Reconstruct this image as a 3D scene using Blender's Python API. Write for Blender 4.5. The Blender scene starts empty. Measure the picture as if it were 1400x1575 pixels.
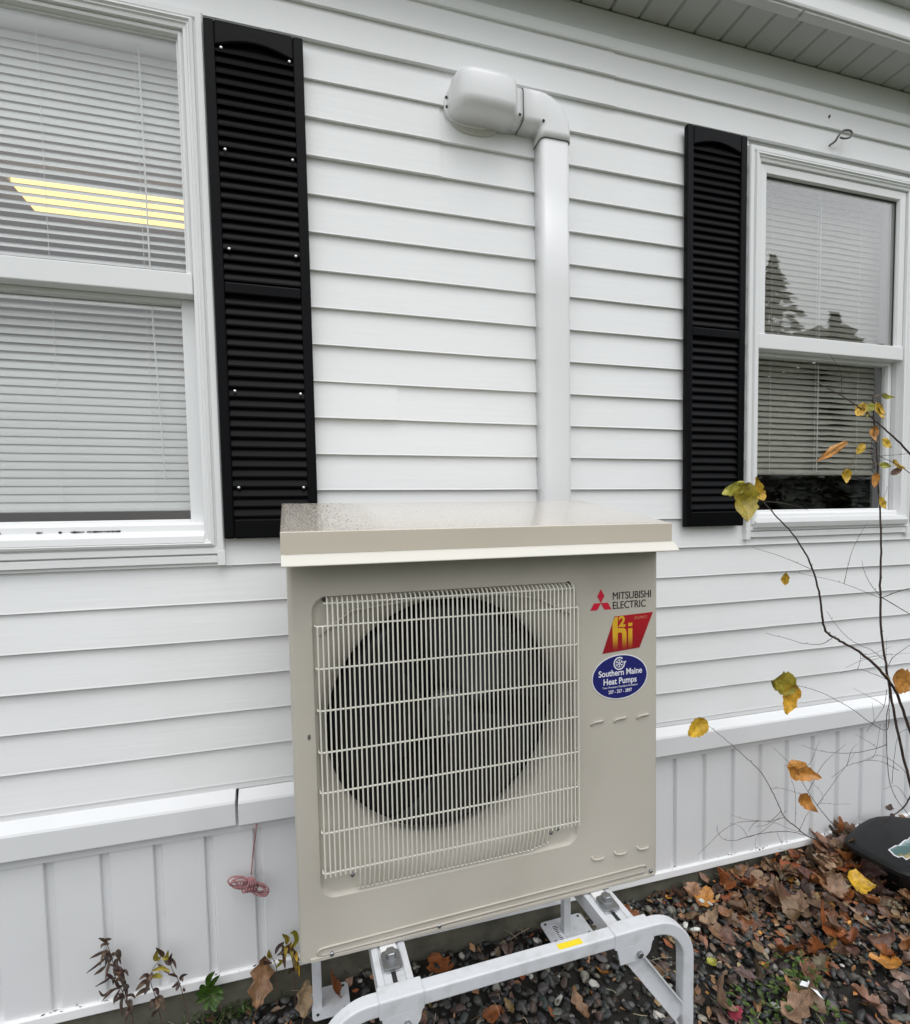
import bpy, bmesh, math, random
from mathutils import Vector, Matrix, noise
random.seed(7)
R = math.radians
scene = bpy.context.scene
COL = scene.collection

# ------------------------------------------------------------------ camera
cam_d = bpy.data.cameras.new('camera')
cam = bpy.data.objects.new('camera', cam_d); COL.objects.link(cam)
cam_d.sensor_fit = 'VERTICAL'; cam_d.sensor_height = 36.0; cam_d.sensor_width = 32.0
cam_d.lens = 821.57 / 1575 * 36.0
cam_d.shift_y = 55.47 / 1575; cam_d.shift_x = -1.95 / 1575
cam_d.clip_start = 0.02; cam_d.clip_end = 1000
right = Vector((0.96112376, -0.27551946, -0.01816974))
up = Vector((0.03256059, 0.04774757, 0.99832859))
fwd = Vector((0.2741914, 0.96010895, -0.0548624))
M = Matrix((right, up, -fwd)).transposed().to_4x4(); M.translation = Vector((0, -1.5811, 0))
cam.matrix_world = M
scene.camera = cam

# ------------------------------------------------------------------ world: overcast
SUN_EL, SUN_AZ = R(62), R(170)
w = bpy.data.worlds.new('World'); scene.world = w; w.use_nodes = True
nt = w.node_tree; nt.nodes.clear()
wo = nt.nodes.new('ShaderNodeOutputWorld'); bg = nt.nodes.new('ShaderNodeBackground')
sky = nt.nodes.new('ShaderNodeTexSky'); sky.sky_type = 'NISHITA'; sky.sun_disc = False
sky.sun_elevation = SUN_EL; sky.sun_rotation = SUN_AZ
hs = nt.nodes.new('ShaderNodeHueSaturation'); hs.inputs['Saturation'].default_value = 0.12
tc = nt.nodes.new('ShaderNodeTexCoord'); cn = nt.nodes.new('ShaderNodeTexNoise')
cn.inputs['Scale'].default_value = 1.6; cn.inputs['Detail'].default_value = 2
cr = nt.nodes.new('ShaderNodeValToRGB')
cr.color_ramp.elements[0].position = .3; cr.color_ramp.elements[0].color = (11.0, 11.25, 11.7, 1)
cr.color_ramp.elements[1].position = .75; cr.color_ramp.elements[1].color = (12.6, 12.9, 13.3, 1)
mx = nt.nodes.new('ShaderNodeMix'); mx.data_type = 'RGBA'; mx.inputs[0].default_value = .85
nt.links.new(sky.outputs[0], hs.inputs['Color']); nt.links.new(tc.outputs['Generated'], cn.inputs['Vector'])
nt.links.new(cn.outputs['Fac'], cr.inputs[0]); nt.links.new(hs.outputs[0], mx.inputs[6]); nt.links.new(cr.outputs[0], mx.inputs[7])
sx_ = nt.nodes.new('ShaderNodeSeparateXYZ'); nt.links.new(tc.outputs['Generated'], sx_.inputs[0])
mr_ = nt.nodes.new('ShaderNodeMapRange'); mr_.inputs[1].default_value = 0; mr_.inputs[2].default_value = 1; mr_.inputs[3].default_value = .50; mr_.inputs[4].default_value = 1.5
nt.links.new(sx_.outputs[2], mr_.inputs[0])
mg = nt.nodes.new('ShaderNodeMix'); mg.data_type = 'RGBA'; mg.blend_type = 'MULTIPLY'; mg.inputs[0].default_value = 1
nt.links.new(mx.outputs[2], mg.inputs[6]); nt.links.new(mr_.outputs[0], mg.inputs[7])
nt.links.new(mg.outputs[2], bg.inputs['Color']); bg.inputs['Strength'].default_value = 0.12
nt.links.new(bg.outputs[0], wo.inputs['Surface'])

sd = bpy.data.lights.new('sun', 'SUN'); sd.energy = 0.5; sd.angle = R(30); sd.color = (1.0, .97, .93)
so = bpy.data.objects.new('sun', sd); COL.objects.link(so)
so.rotation_euler = (R(90) - SUN_EL, 0, R(10)); so.location = (0, -6, 8)

vs = scene.view_settings
vs.view_transform = 'Standard'; vs.look = 'None'; vs.gamma = 1; vs.use_curve_mapping = False
vs.exposure = 0.14

# ------------------------------------------------------------------ materials
def mat(name, col, rough=.5, metal=0, spec=.5, var=.0, vscale=6, bump=0, bscale=60, bstretch=(1, 1, 1), dirt=0, dcol=(.2, .18, .15), dscale=3, coat=0):
    m = bpy.data.materials.new(name); m.use_nodes = True
    n = m.node_tree; b = n.nodes['Principled BSDF']
    b.inputs['Roughness'].default_value = rough; b.inputs['Metallic'].default_value = metal
    b.inputs['Specular IOR Level'].default_value = spec
    if coat: b.inputs['Coat Weight'].default_value = coat; b.inputs['Coat Roughness'].default_value = .12
    g = n.nodes.new('ShaderNodeNewGeometry')
    base = None
    def noise_(scale, detail=4, st=(1, 1, 1)):
        mp = n.nodes.new('ShaderNodeMapping'); mp.inputs['Scale'].default_value = st
        n.links.new(g.outputs['Position'], mp.inputs['Vector'])
        t = n.nodes.new('ShaderNodeTexNoise'); t.inputs['Scale'].default_value = scale; t.inputs['Detail'].default_value = detail
        n.links.new(mp.outputs[0], t.inputs['Vector']); return t
    rgb = n.nodes.new('ShaderNodeRGB'); rgb.outputs[0].default_value = (*col, 1); out = rgb.outputs[0]
    if var:
        t = noise_(vscale); mr = n.nodes.new('ShaderNodeMapRange')
        mr.inputs[1].default_value = .3; mr.inputs[2].default_value = .7; mr.inputs[3].default_value = 1 - var; mr.inputs[4].default_value = 1 + var
        n.links.new(t.outputs['Fac'], mr.inputs[0])
        mu = n.nodes.new('ShaderNodeMix'); mu.data_type = 'RGBA'; mu.blend_type = 'MULTIPLY'; mu.inputs[0].default_value = 1
        n.links.new(out, mu.inputs[6]); n.links.new(mr.outputs[0], mu.inputs[7]); out = mu.outputs[2]
    if dirt:
        t = noise_(dscale, 8); rp = n.nodes.new('ShaderNodeMapRange')
        rp.inputs[1].default_value = .52; rp.inputs[2].default_value = .75; rp.inputs[3].default_value = 0; rp.inputs[4].default_value = dirt
        n.links.new(t.outputs['Fac'], rp.inputs[0])
        mu = n.nodes.new('ShaderNodeMix'); mu.data_type = 'RGBA'; n.links.new(rp.outputs[0], mu.inputs[0])
        n.links.new(out, mu.inputs[6]); mu.inputs[7].default_value = (*dcol, 1); out = mu.outputs[2]
    n.links.new(out, b.inputs['Base Color'])
    if bump:
        t = noise_(bscale, 5, bstretch); bp = n.nodes.new('ShaderNodeBump'); bp.inputs['Strength'].default_value = bump; bp.inputs['Distance'].default_value = .001
        n.links.new(t.outputs['Fac'], bp.inputs['Height']); n.links.new(bp.outputs[0], b.inputs['Normal'])
    return m

M_SIDING = mat('vinyl_siding', (.855, .858, .860), .42, spec=.35, var=.02, vscale=2, bump=.55, bscale=30, bstretch=(.18, 1, 2.8), dirt=.10, dcol=(.55, .54, .50), dscale=2.2)
M_SKIRT = mat('vinyl_skirting', (.79, .797, .805), .40, spec=.35, var=.02, vscale=2, bump=.12, bscale=14, dirt=.18, dcol=(.5, .5, .46), dscale=2.5)
M_TRIM = mat('white_vinyl_trim', (.84, .842, .842), .30, spec=.4, var=.01)
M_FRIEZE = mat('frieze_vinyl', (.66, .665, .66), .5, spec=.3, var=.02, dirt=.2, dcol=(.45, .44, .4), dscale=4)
M_SHUTTER = mat('black_shutter_plastic', (.0028, .0028, .0036), .40, spec=.10, bump=.35, bscale=70, bstretch=(.15, 1, 1), var=.2, vscale=9)
M_SCREW = mat('zinc_screw', (.75, .75, .76), .3, .9)
M_DARKSCREW = mat('dark_hole', (.02, .02, .02), .6)
M_DUCT = mat('white_duct_plastic', (.82, .82, .825), .28, spec=.45, var=.01)
M_CAULK = mat('aged_caulk', (.62, .61, .57), .6, var=.05, vscale=30)
M_BODY = mat('beige_painted_steel', (.525, .488, .425), .42, spec=.4, var=.025, vscale=3, bump=.06, bscale=90, dirt=.30, dcol=(.37, .34, .29), dscale=5)
M_LIP_LIT = mat('skylit_beige_lip', (.64, .615, .55), .38, spec=.4, var=.02)  # lid beige made paler: sky brightness on the lip is in the colour
M_WIRE = mat('coated_wire', (.74, .72, .64), .3, spec=.5)
M_FAN = mat('dark_fan_plastic', (.014, .014, .015), .35, spec=.5)
M_BLACK = mat('black_interior', (.006, .006, .006), .7)
M_HUB = mat('fan_hub_plastic', (.05, .05, .05), .22)
M_STEEL = mat('galvanised_steel', (.30, .31, .32), .35, .9, var=.15, vscale=40)
M_STAND = mat('powder_coated_stand', (.62, .635, .66), .38, spec=.45, var=.03, vscale=12, bump=.25, bscale=220, dirt=.45, dcol=(.38, .36, .32), dscale=26)
M_RED = mat('red_print', (.62, .012, .045), .35)
M_TXT = mat('dark_print', (.03, .025, .028), .4)
M_NAVY = mat('navy_sticker', (.016, .018, .15), .25)
M_WHITEP = mat('white_print', (.8, .8, .85), .35)
M_YEL = mat('yellow_sticker', (.85, .65, .02), .4)
M_STRING = mat('pink_string', (.40, .19, .20), .8, var=.2, vscale=80)
M_HOOK = mat('grey_wire_hook', (.16, .16, .16), .4, .7)
M_CONC = mat('mossy_concrete', (.115, .11, .082), .85, var=.35, vscale=14, bump=.8, bscale=90, dirt=.7, dcol=(.06, .065, .035), dscale=7)
M_BIN = mat('black_bin_plastic', (.006, .0063, .0066), .45, spec=.3, var=.2, bump=.3, bscale=300)
M_ROOM = mat('room_wall', (.60, .42, .34), .8, var=.05)
M_CEIL = mat('room_ceiling', (.75, .64, .58), .8)
M_FLOOR = mat('room_floor', (.10, .08, .06), .7)
M_WOOD = mat('warm_wood', (.38, .20, .08), .5, var=.2, vscale=12)
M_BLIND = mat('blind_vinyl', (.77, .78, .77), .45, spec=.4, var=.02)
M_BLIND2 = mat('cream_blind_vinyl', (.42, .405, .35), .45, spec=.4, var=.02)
M_CORD = mat('blind_cord', (.8, .8, .78), .7)
M_BARK = mat('dark_bark', (.062, .040, .034), .6, var=.4, vscale=60, bump=.5, bscale=300)
M_TWIG = mat('weed_stem', (.10, .06, .04), .7, var=.3, vscale=80)
M_ROOF = mat('roof_shingle', (.10, .095, .09), .9, var=.3, vscale=40)
M_GRASS = mat('far_lawn', (.055, .07, .03), .9, var=.3, vscale=2)
M_SEAL = mat('dark_rubber_seal', (.02, .02, .022), .5)
M_GAP = mat('shadow_gap_plastic', (.10, .10, .10), .7)
M_GREYW = mat('weathered_fence', (.20, .20, .19), .8, var=.2, vscale=8)
M_GREYW2 = mat('neighbour_siding', (.36, .38, .38), .6, var=.08)
M_NEEDLE = mat('evergreen_needles', (.075, .092, .06), .8, var=.4, vscale=3)  # green lightened so the colour carries the haze of distance
M_TRUNK = mat('tree_bark', (.07, .055, .045), .9)

def soffit_mat():
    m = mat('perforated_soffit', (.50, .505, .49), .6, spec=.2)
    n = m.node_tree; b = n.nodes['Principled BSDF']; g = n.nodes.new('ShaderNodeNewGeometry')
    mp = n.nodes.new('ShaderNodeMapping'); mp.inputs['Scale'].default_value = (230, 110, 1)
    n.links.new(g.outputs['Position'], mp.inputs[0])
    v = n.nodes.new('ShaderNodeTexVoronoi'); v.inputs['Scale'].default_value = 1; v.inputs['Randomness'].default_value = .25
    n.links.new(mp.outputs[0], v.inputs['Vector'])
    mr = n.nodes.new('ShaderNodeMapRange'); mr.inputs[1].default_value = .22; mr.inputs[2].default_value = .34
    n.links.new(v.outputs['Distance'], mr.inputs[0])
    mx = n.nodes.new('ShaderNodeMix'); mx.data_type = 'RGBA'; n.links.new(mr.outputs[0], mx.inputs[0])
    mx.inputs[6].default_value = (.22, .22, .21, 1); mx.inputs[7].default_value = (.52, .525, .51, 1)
    n.links.new(mx.outputs[2], b.inputs['Base Color']); return m
M_SOFFIT = soffit_mat()

def cover_mat():            # painted steel lid with rain beads on its left end
    m = mat('glossy_beige_lid', (.61, .545, .455), .16, spec=.6, var=.02, coat=1.0)
    n = m.node_tree; b = n.nodes['Principled BSDF']; g = n.nodes.new('ShaderNodeNewGeometry')
    v = n.nodes.new('ShaderNodeTexVoronoi'); v.inputs['Scale'].default_value = 210
    n.links.new(g.outputs['Position'], v.inputs['Vector'])
    mr = n.nodes.new('ShaderNodeMapRange'); mr.inputs[1].default_value = .15; mr.inputs[2].default_value = .45; mr.inputs[3].default_value = 1; mr.inputs[4].default_value = 0
    n.links.new(v.outputs['Distance'], mr.inputs[0])
    s = n.nodes.new('ShaderNodeSeparateXYZ'); n.links.new(g.outputs['Position'], s.inputs[0])
    mk = n.nodes.new('ShaderNodeMapRange'); mk.inputs[1].default_value = .16; mk.inputs[2].default_value = .03; mk.inputs[3].default_value = .015; mk.inputs[4].default_value = .8
    n.links.new(s.outputs[0], mk.inputs[0])
    sn = n.nodes.new('ShaderNodeSeparateXYZ'); n.links.new(g.outputs['Normal'], sn.inputs[0])
    gt = n.nodes.new('ShaderNodeMath'); gt.operation = 'GREATER_THAN'; gt.inputs[1].default_value = .8; n.links.new(sn.outputs[2], gt.inputs[0])
    mk2 = n.nodes.new('ShaderNodeMath'); mk2.operation = 'MULTIPLY'; n.links.new(gt.outputs[0], mk2.inputs[0]); n.links.new(mk.outputs[0], mk2.inputs[1]); mk = mk2
    mu = n.nodes.new('ShaderNodeMath'); mu.operation = 'MULTIPLY'; n.links.new(mr.outputs[0], mu.inputs[0]); n.links.new(mk.outputs[0], mu.inputs[1])
    bp = n.nodes.new('ShaderNodeBump'); bp.inputs['Strength'].default_value = 1.0; bp.inputs['Distance'].default_value = .004
    n.links.new(mu.outputs[0], bp.inputs['Height']); n.links.new(bp.outputs[0], b.inputs['Normal']); n.links.new(bp.outputs[0], b.inputs['Coat Normal'])
    return m
M_LID = cover_mat()

def glass_mat(name, k):     # double glazing: weak Schlick reflections over clear glass, same on both faces
    m = bpy.data.materials.new(name); m.use_nodes = True; n = m.node_tree; n.nodes.clear()
    o = n.nodes.new('ShaderNodeOutputMaterial'); mx = n.nodes.new('ShaderNodeMixShader')
    tr = n.nodes.new('ShaderNodeBsdfTransparent'); tr.inputs[0].default_value = (.985, .99, .987, 1)
    gl = n.nodes.new('ShaderNodeBsdfGlossy'); gl.inputs['Roughness'].default_value = .012
    def M_(op, a, b=None, clamp=False):
        q = n.nodes.new('ShaderNodeMath'); q.operation = op; q.use_clamp = clamp
        for i, v in enumerate((a, b)):
            if v is None: continue
            if isinstance(v, (int, float)): q.inputs[i].default_value = v
            else: n.links.new(v, q.inputs[i])
        return q.outputs[0]
    ge = n.nodes.new('ShaderNodeNewGeometry'); dt = n.nodes.new('ShaderNodeVectorMath'); dt.operation = 'DOT_PRODUCT'
    n.links.new(ge.outputs['Incoming'], dt.inputs[0]); n.links.new(ge.outputs['True Normal'], dt.inputs[1])
    c = M_('ABSOLUTE', dt.outputs['Value']); f = M_('POWER', M_('SUBTRACT', 1.0, c), 5.0)
    f = M_('MULTIPLY', M_('ADD', M_('MULTIPLY', f, .96), .04), k, True)
    ns = n.nodes.new('ShaderNodeTexNoise'); ns.inputs['Scale'].default_value = 3.5; ns.inputs['Detail'].default_value = 1
    n.links.new(ge.outputs['Position'], ns.inputs['Vector'])
    bp = n.nodes.new('ShaderNodeBump'); bp.inputs['Strength'].default_value = .22; bp.inputs['Distance'].default_value = .004
    n.links.new(ns.outputs['Fac'], bp.inputs['Height']); n.links.new(bp.outputs[0], gl.inputs['Normal'])
    n.links.new(f, mx.inputs[0])
    n.links.new(tr.outputs[0], mx.inputs[1]); n.links.new(gl.outputs[0], mx.inputs[2]); n.links.new(mx.outputs[0], o.inputs[0])
    return m
M_GLASS = glass_mat('window_glass', 2.3); M_GLASS2 = glass_mat('coated_window_glass', 3.9)

def attr_mat(name, rough=.55, bump=.6, bscale=120, vein=False, trans=0, spec=.4):
    """colour from a per-piece colour attribute ('tint'), broken up with noise; optional leaf veins from attribute 'leafuv'"""
    m = bpy.data.materials.new(name); m.use_nodes = True; n = m.node_tree; b = n.nodes['Principled BSDF']
    b.inputs['Roughness'].default_value = rough; b.inputs['Specular IOR Level'].default_value = spec
    a = n.nodes.new('ShaderNodeAttribute'); a.attribute_name = 'tint'
    g = n.nodes.new('ShaderNodeNewGeometry'); t = n.nodes.new('ShaderNodeTexNoise'); t.inputs['Scale'].default_value = bscale * .5; t.inputs['Detail'].default_value = 5
    n.links.new(g.outputs['Position'], t.inputs['Vector'])
    mr = n.nodes.new('ShaderNodeMapRange'); mr.inputs[1].default_value = .3; mr.inputs[2].default_value = .7; mr.inputs[3].default_value = .62; mr.inputs[4].default_value = 1.35
    n.links.new(t.outputs['Fac'], mr.inputs[0])
    mu = n.nodes.new('ShaderNodeMix'); mu.data_type = 'RGBA'; mu.blend_type = 'MULTIPLY'; mu.inputs[0].default_value = 1
    n.links.new(a.outputs['Color'], mu.inputs[6]); n.links.new(mr.outputs[0], mu.inputs[7]); out = mu.outputs[2]
    h = t.outputs['Fac']
    if vein:
        u = n.nodes.new('ShaderNodeAttribute'); u.attribute_name = 'leafuv'
        sp = n.nodes.new('ShaderNodeSeparateXYZ'); n.links.new(u.outputs['Vector'], sp.inputs[0])
        ab = n.nodes.new('ShaderNodeMath'); ab.operation = 'ABSOLUTE'; n.links.new(sp.outputs[1], ab.inputs[0])
        s1 = n.nodes.new('ShaderNodeMath'); s1.operation = 'MULTIPLY_ADD'; n.links.new(ab.outputs[0], s1.inputs[0]); s1.inputs[1].default_value = -.8; n.links.new(sp.outputs[0], s1.inputs[2])
        s2 = n.nodes.new('ShaderNodeMath'); s2.operation = 'MULTIPLY'; n.links.new(s1.outputs[0], s2.inputs[0]); s2.inputs[1].default_value = 7
        s3 = n.nodes.new('ShaderNodeMath'); s3.operation = 'FRACT'; n.links.new(s2.outputs[0], s3.inputs[0])
        s4 = n.nodes.new('ShaderNodeMath'); s4.operation = 'LESS_THAN'; n.links.new(s3.outputs[0], s4.inputs[0]); s4.inputs[1].default_value = .13
        s5 = n.nodes.new('ShaderNodeMath'); s5.operation = 'LESS_THAN'; n.links.new(ab.outputs[0], s5.inputs[0]); s5.inputs[1].default_value = .022
        s6 = n.nodes.new('ShaderNodeMath'); s6.operation = 'MAXIMUM'; n.links.new(s4.outputs[0], s6.inputs[0]); n.links.new(s5.outputs[0], s6.inputs[1])
        s7 = n.nodes.new('ShaderNodeMath'); s7.operation = 'MULTIPLY'; n.links.new(s6.outputs[0], s7.inputs[0]); s7.inputs[1].default_value = .35
        mx = n.nodes.new('ShaderNodeMix'); mx.data_type = 'RGBA'; n.links.new(s7.outputs[0], mx.inputs[0]); n.links.new(out, mx.inputs[6])
        mx.blend_type = 'MULTIPLY'; mx.inputs[7].default_value = (.45, .4, .35, 1); out = mx.outputs[2]
        ad = n.nodes.new('ShaderNodeMath'); ad.operation = 'MULTIPLY_ADD'; n.links.new(s6.outputs[0], ad.inputs[0]); ad.inputs[1].default_value = -.5; n.links.new(t.outputs['Fac'], ad.inputs[2]); h = ad.outputs[0]
    n.links.new(out, b.inputs['Base Color'])
    bp = n.nodes.new('ShaderNodeBump'); bp.inputs['Strength'].default_value = bump; bp.inputs['Distance'].default_value = .0015
    n.links.new(h, bp.inputs['Height']); n.links.new(bp.outputs[0], b.inputs['Normal'])
    if trans:
        b.inputs['Subsurface Weight'].default_value = 0
    return m
M_STONE = attr_mat('gravel_stone', .48, .8, 130, spec=.5)
M_LEAF = attr_mat('autumn_leaf', .40, 1.0, 130, vein=True, spec=.5)

# ------------------------------------------------------------------ mesh helpers
class MB:
    def __init__(s): s.v = []; s.f = []; s.tint = []; s.uv = []
    def add(s, vs, fs, tint=None, uv=None):
        o = len(s.v); s.v += [tuple(v) for v in vs]; s.f += [tuple(i + o for i in f) for f in fs]
        if tint is not None: s.tint += [tint] * len(vs)
        if uv is not None: s.uv += uv
        return s
    def box(s, x0, x1, y0, y1, z0, z1):
        return s.add([(x0, y0, z0), (x1, y0, z0), (x1, y1, z0), (x0, y1, z0), (x0, y0, z1), (x1, y0, z1), (x1, y1, z1), (x0, y1, z1)],
                     [(0, 3, 2, 1), (4, 5, 6, 7), (0, 1, 5, 4), (1, 2, 6, 5), (2, 3, 7, 6), (3, 0, 4, 7)])
    def extr_x(s, prof, x0, x1, n=1, wob=None):      # closed profile of (y,z), extruded along x
        k = len(prof); vs = []; fs = []
        for i in range(n + 1):
            x = x0 + (x1 - x0) * i / n
            for (y, z) in prof:
                dy, dz = wob(x, y, z) if wob else (0, 0)
                vs.append((x, y + dy, z + dz))
        for i in range(n):
            for j in range(k):
                a = i * k + j; b = i * k + (j + 1) % k
                fs.append((a, b, b + k, a + k))
        fs.append(tuple(range(k - 1, -1, -1))); fs.append(tuple(n * k + j for j in range(k)))
        return s.add(vs, fs)
    def rings(s, rings, cap0=True, cap1=True, closed=True):
        k = len(rings[0]); vs = [p for r in rings for p in r]; fs = []
        for i in range(len(rings) - 1):
            for j in range(k if closed else k - 1):
                a = i * k + j; b = i * k + (j + 1) % k
                fs.append((a, b, b + k, a + k))
        if cap0: fs.append(tuple(range(k - 1, -1, -1)))
        if cap1: fs.append(tuple((len(rings) - 1) * k + j for j in range(k)))
        return s.add(vs, fs)
    def tube(s, pts, r, n=8, r1=None, square=False):
        pts = [Vector(p) for p in pts]; m = len(pts); rs = []
        r1 = r if r1 is None else r1
        t0 = (pts[1] - pts[0]).normalized(); u = t0.orthogonal().normalized()
        for i, p in enumerate(pts):
            t = (pts[min(i + 1, m - 1)] - pts[max(i - 1, 0)]).normalized()
            u = (u - t * u.dot(t)).normalized(); v = t.cross(u)
            rr = r + (r1 - r) * i / (m - 1)
            rs.append([p + (u * math.cos(2 * math.pi * j / n) + v * math.sin(2 * math.pi * j / n)) * rr for j in range(n)])
        return s.rings(rs)
    def build(s, name, m, parent=None, base=(0, 0, 0), smooth=False, bevel=0, bseg=2, angle=35):
        me = bpy.data.meshes.new(name)
        bx, by, bz = base
        me.from_pydata([(x - bx, y - by, z - bz) for x, y, z in s.v], [], s.f)
        me.materials.append(m)
        bm = bmesh.new(); bm.from_mesh(me); bmesh.ops.recalc_face_normals(bm, faces=bm.faces); bm.to_mesh(me); bm.free()
        if s.tint:
            a = me.attributes.new('tint', 'FLOAT_COLOR', 'POINT')
            for i, t in enumerate(s.tint): a.data[i].color = (*t, 1)
        if s.uv:
            a = me.attributes.new('leafuv', 'FLOAT_VECTOR', 'POINT')
            for i, t in enumerate(s.uv): a.data[i].vector = (t[0], t[1], 0)
        o = bpy.data.objects.new(name, me); COL.objects.link(o)
        if parent: o.parent = parent
        else: o.location = base
        if smooth: me.shade_smooth()
        if bevel:
            b = o.modifiers.new('bevel', 'BEVEL'); b.width = bevel; b.segments = bseg; b.limit_method = 'ANGLE'; b.angle_limit = R(angle)
            b.harden_normals = False
        return o
def tag(o, label=None, cat=None, group=None, kind=None):
    if label: o['label'] = label
    if cat: o['category'] = cat
    if group: o['group'] = group
    if kind: o['kind'] = kind
    return o
def empty(name, loc, rz=0):
    o = bpy.data.objects.new(name, None); o.location = loc; o.rotation_euler = (0, 0, rz); o.empty_display_size = .1
    COL.objects.link(o); return o
def child_copy(o, parent, loc=(0, 0, 0), rot=None, scale=None):
    c = o.copy(); COL.objects.link(c); c.parent = parent; c.location = loc
    if rot: c.rotation_euler = rot
    if scale: c.scale = scale
    return c
def smooth_pts(pts, k=4):          # Catmull-Rom
    P = [Vector(p) for p in pts]
    if len(P) < 3: return P
    Q = [P[0] * 2 - P[1]] + P + [P[-1] * 2 - P[-2]]; out = []
    for i in range(1, len(Q) - 2):
        a, b, c, d = Q[i - 1], Q[i], Q[i + 1], Q[i + 2]
        for j in range(k):
            t = j / k
            out.append(.5 * ((2 * b) + (c - a) * t + (2 * a - 5 * b + 4 * c - d) * t * t + (3 * b - a - 3 * c + d) * t ** 3))
    out.append(P[-1]); return out
def ring_xz(cx, cz, hw, hh, r, y, n=6):            # rounded rectangle in x,z at depth y
    pts = []
    for (sx, sz, a0) in ((1, 1, 0), (-1, 1, 90), (-1, -1, 180), (1, -1, 270)):
        for i in range(n + 1):
            a = R(a0 + 90 * i / n)
            pts.append((cx + sx * (hw - r) + r * math.cos(a), y, cz + sz * (hh - r) + r * math.sin(a)))
    return pts
def ring_xy(cx, cy, hx, hy, r, z, n=5):
    pts = []
    for (sx, sy, a0) in ((1, 1, 0), (-1, 1, 90), (-1, -1, 180), (1, -1, 270)):
        for i in range(n + 1):
            a = R(a0 + 90 * i / n)
            pts.append((cx + sx * (hx - r) + r * math.cos(a), cy + sy * (hy - r) + r * math.sin(a), z))
    return pts
def text_mesh(txt, size, x, z, y, width=None, bold=0, shear=0, align='LEFT', depth=.0004):
    c = bpy.data.curves.new('t', 'FONT'); c.body = txt; c.size = size; c.offset = bold; c.shear = shear; c.align_x = 'LEFT'; c.extrude = depth
    o = bpy.data.objects.new('t', c); COL.objects.link(o)
    dg = bpy.context.evaluated_depsgraph_get(); me = o.evaluated_get(dg).to_mesh()
    vs = [tuple(v.co) for v in me.vertices]; fs = [tuple(p.vertices) for p in me.polygons]
    o.evaluated_get(dg).to_mesh_clear(); bpy.data.objects.remove(o); bpy.data.curves.remove(c)
    x0 = min(v[0] for v in vs); x1 = max(v[0] for v in vs)
    k = (width / (x1 - x0)) if width else 1
    off = {'LEFT': 0, 'CENTER': -(x1 - x0) * k / 2}[align]
    return [(x + off + (v[0] - x0) * k, y - v[2], z + v[1]) for v in vs], fs

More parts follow.
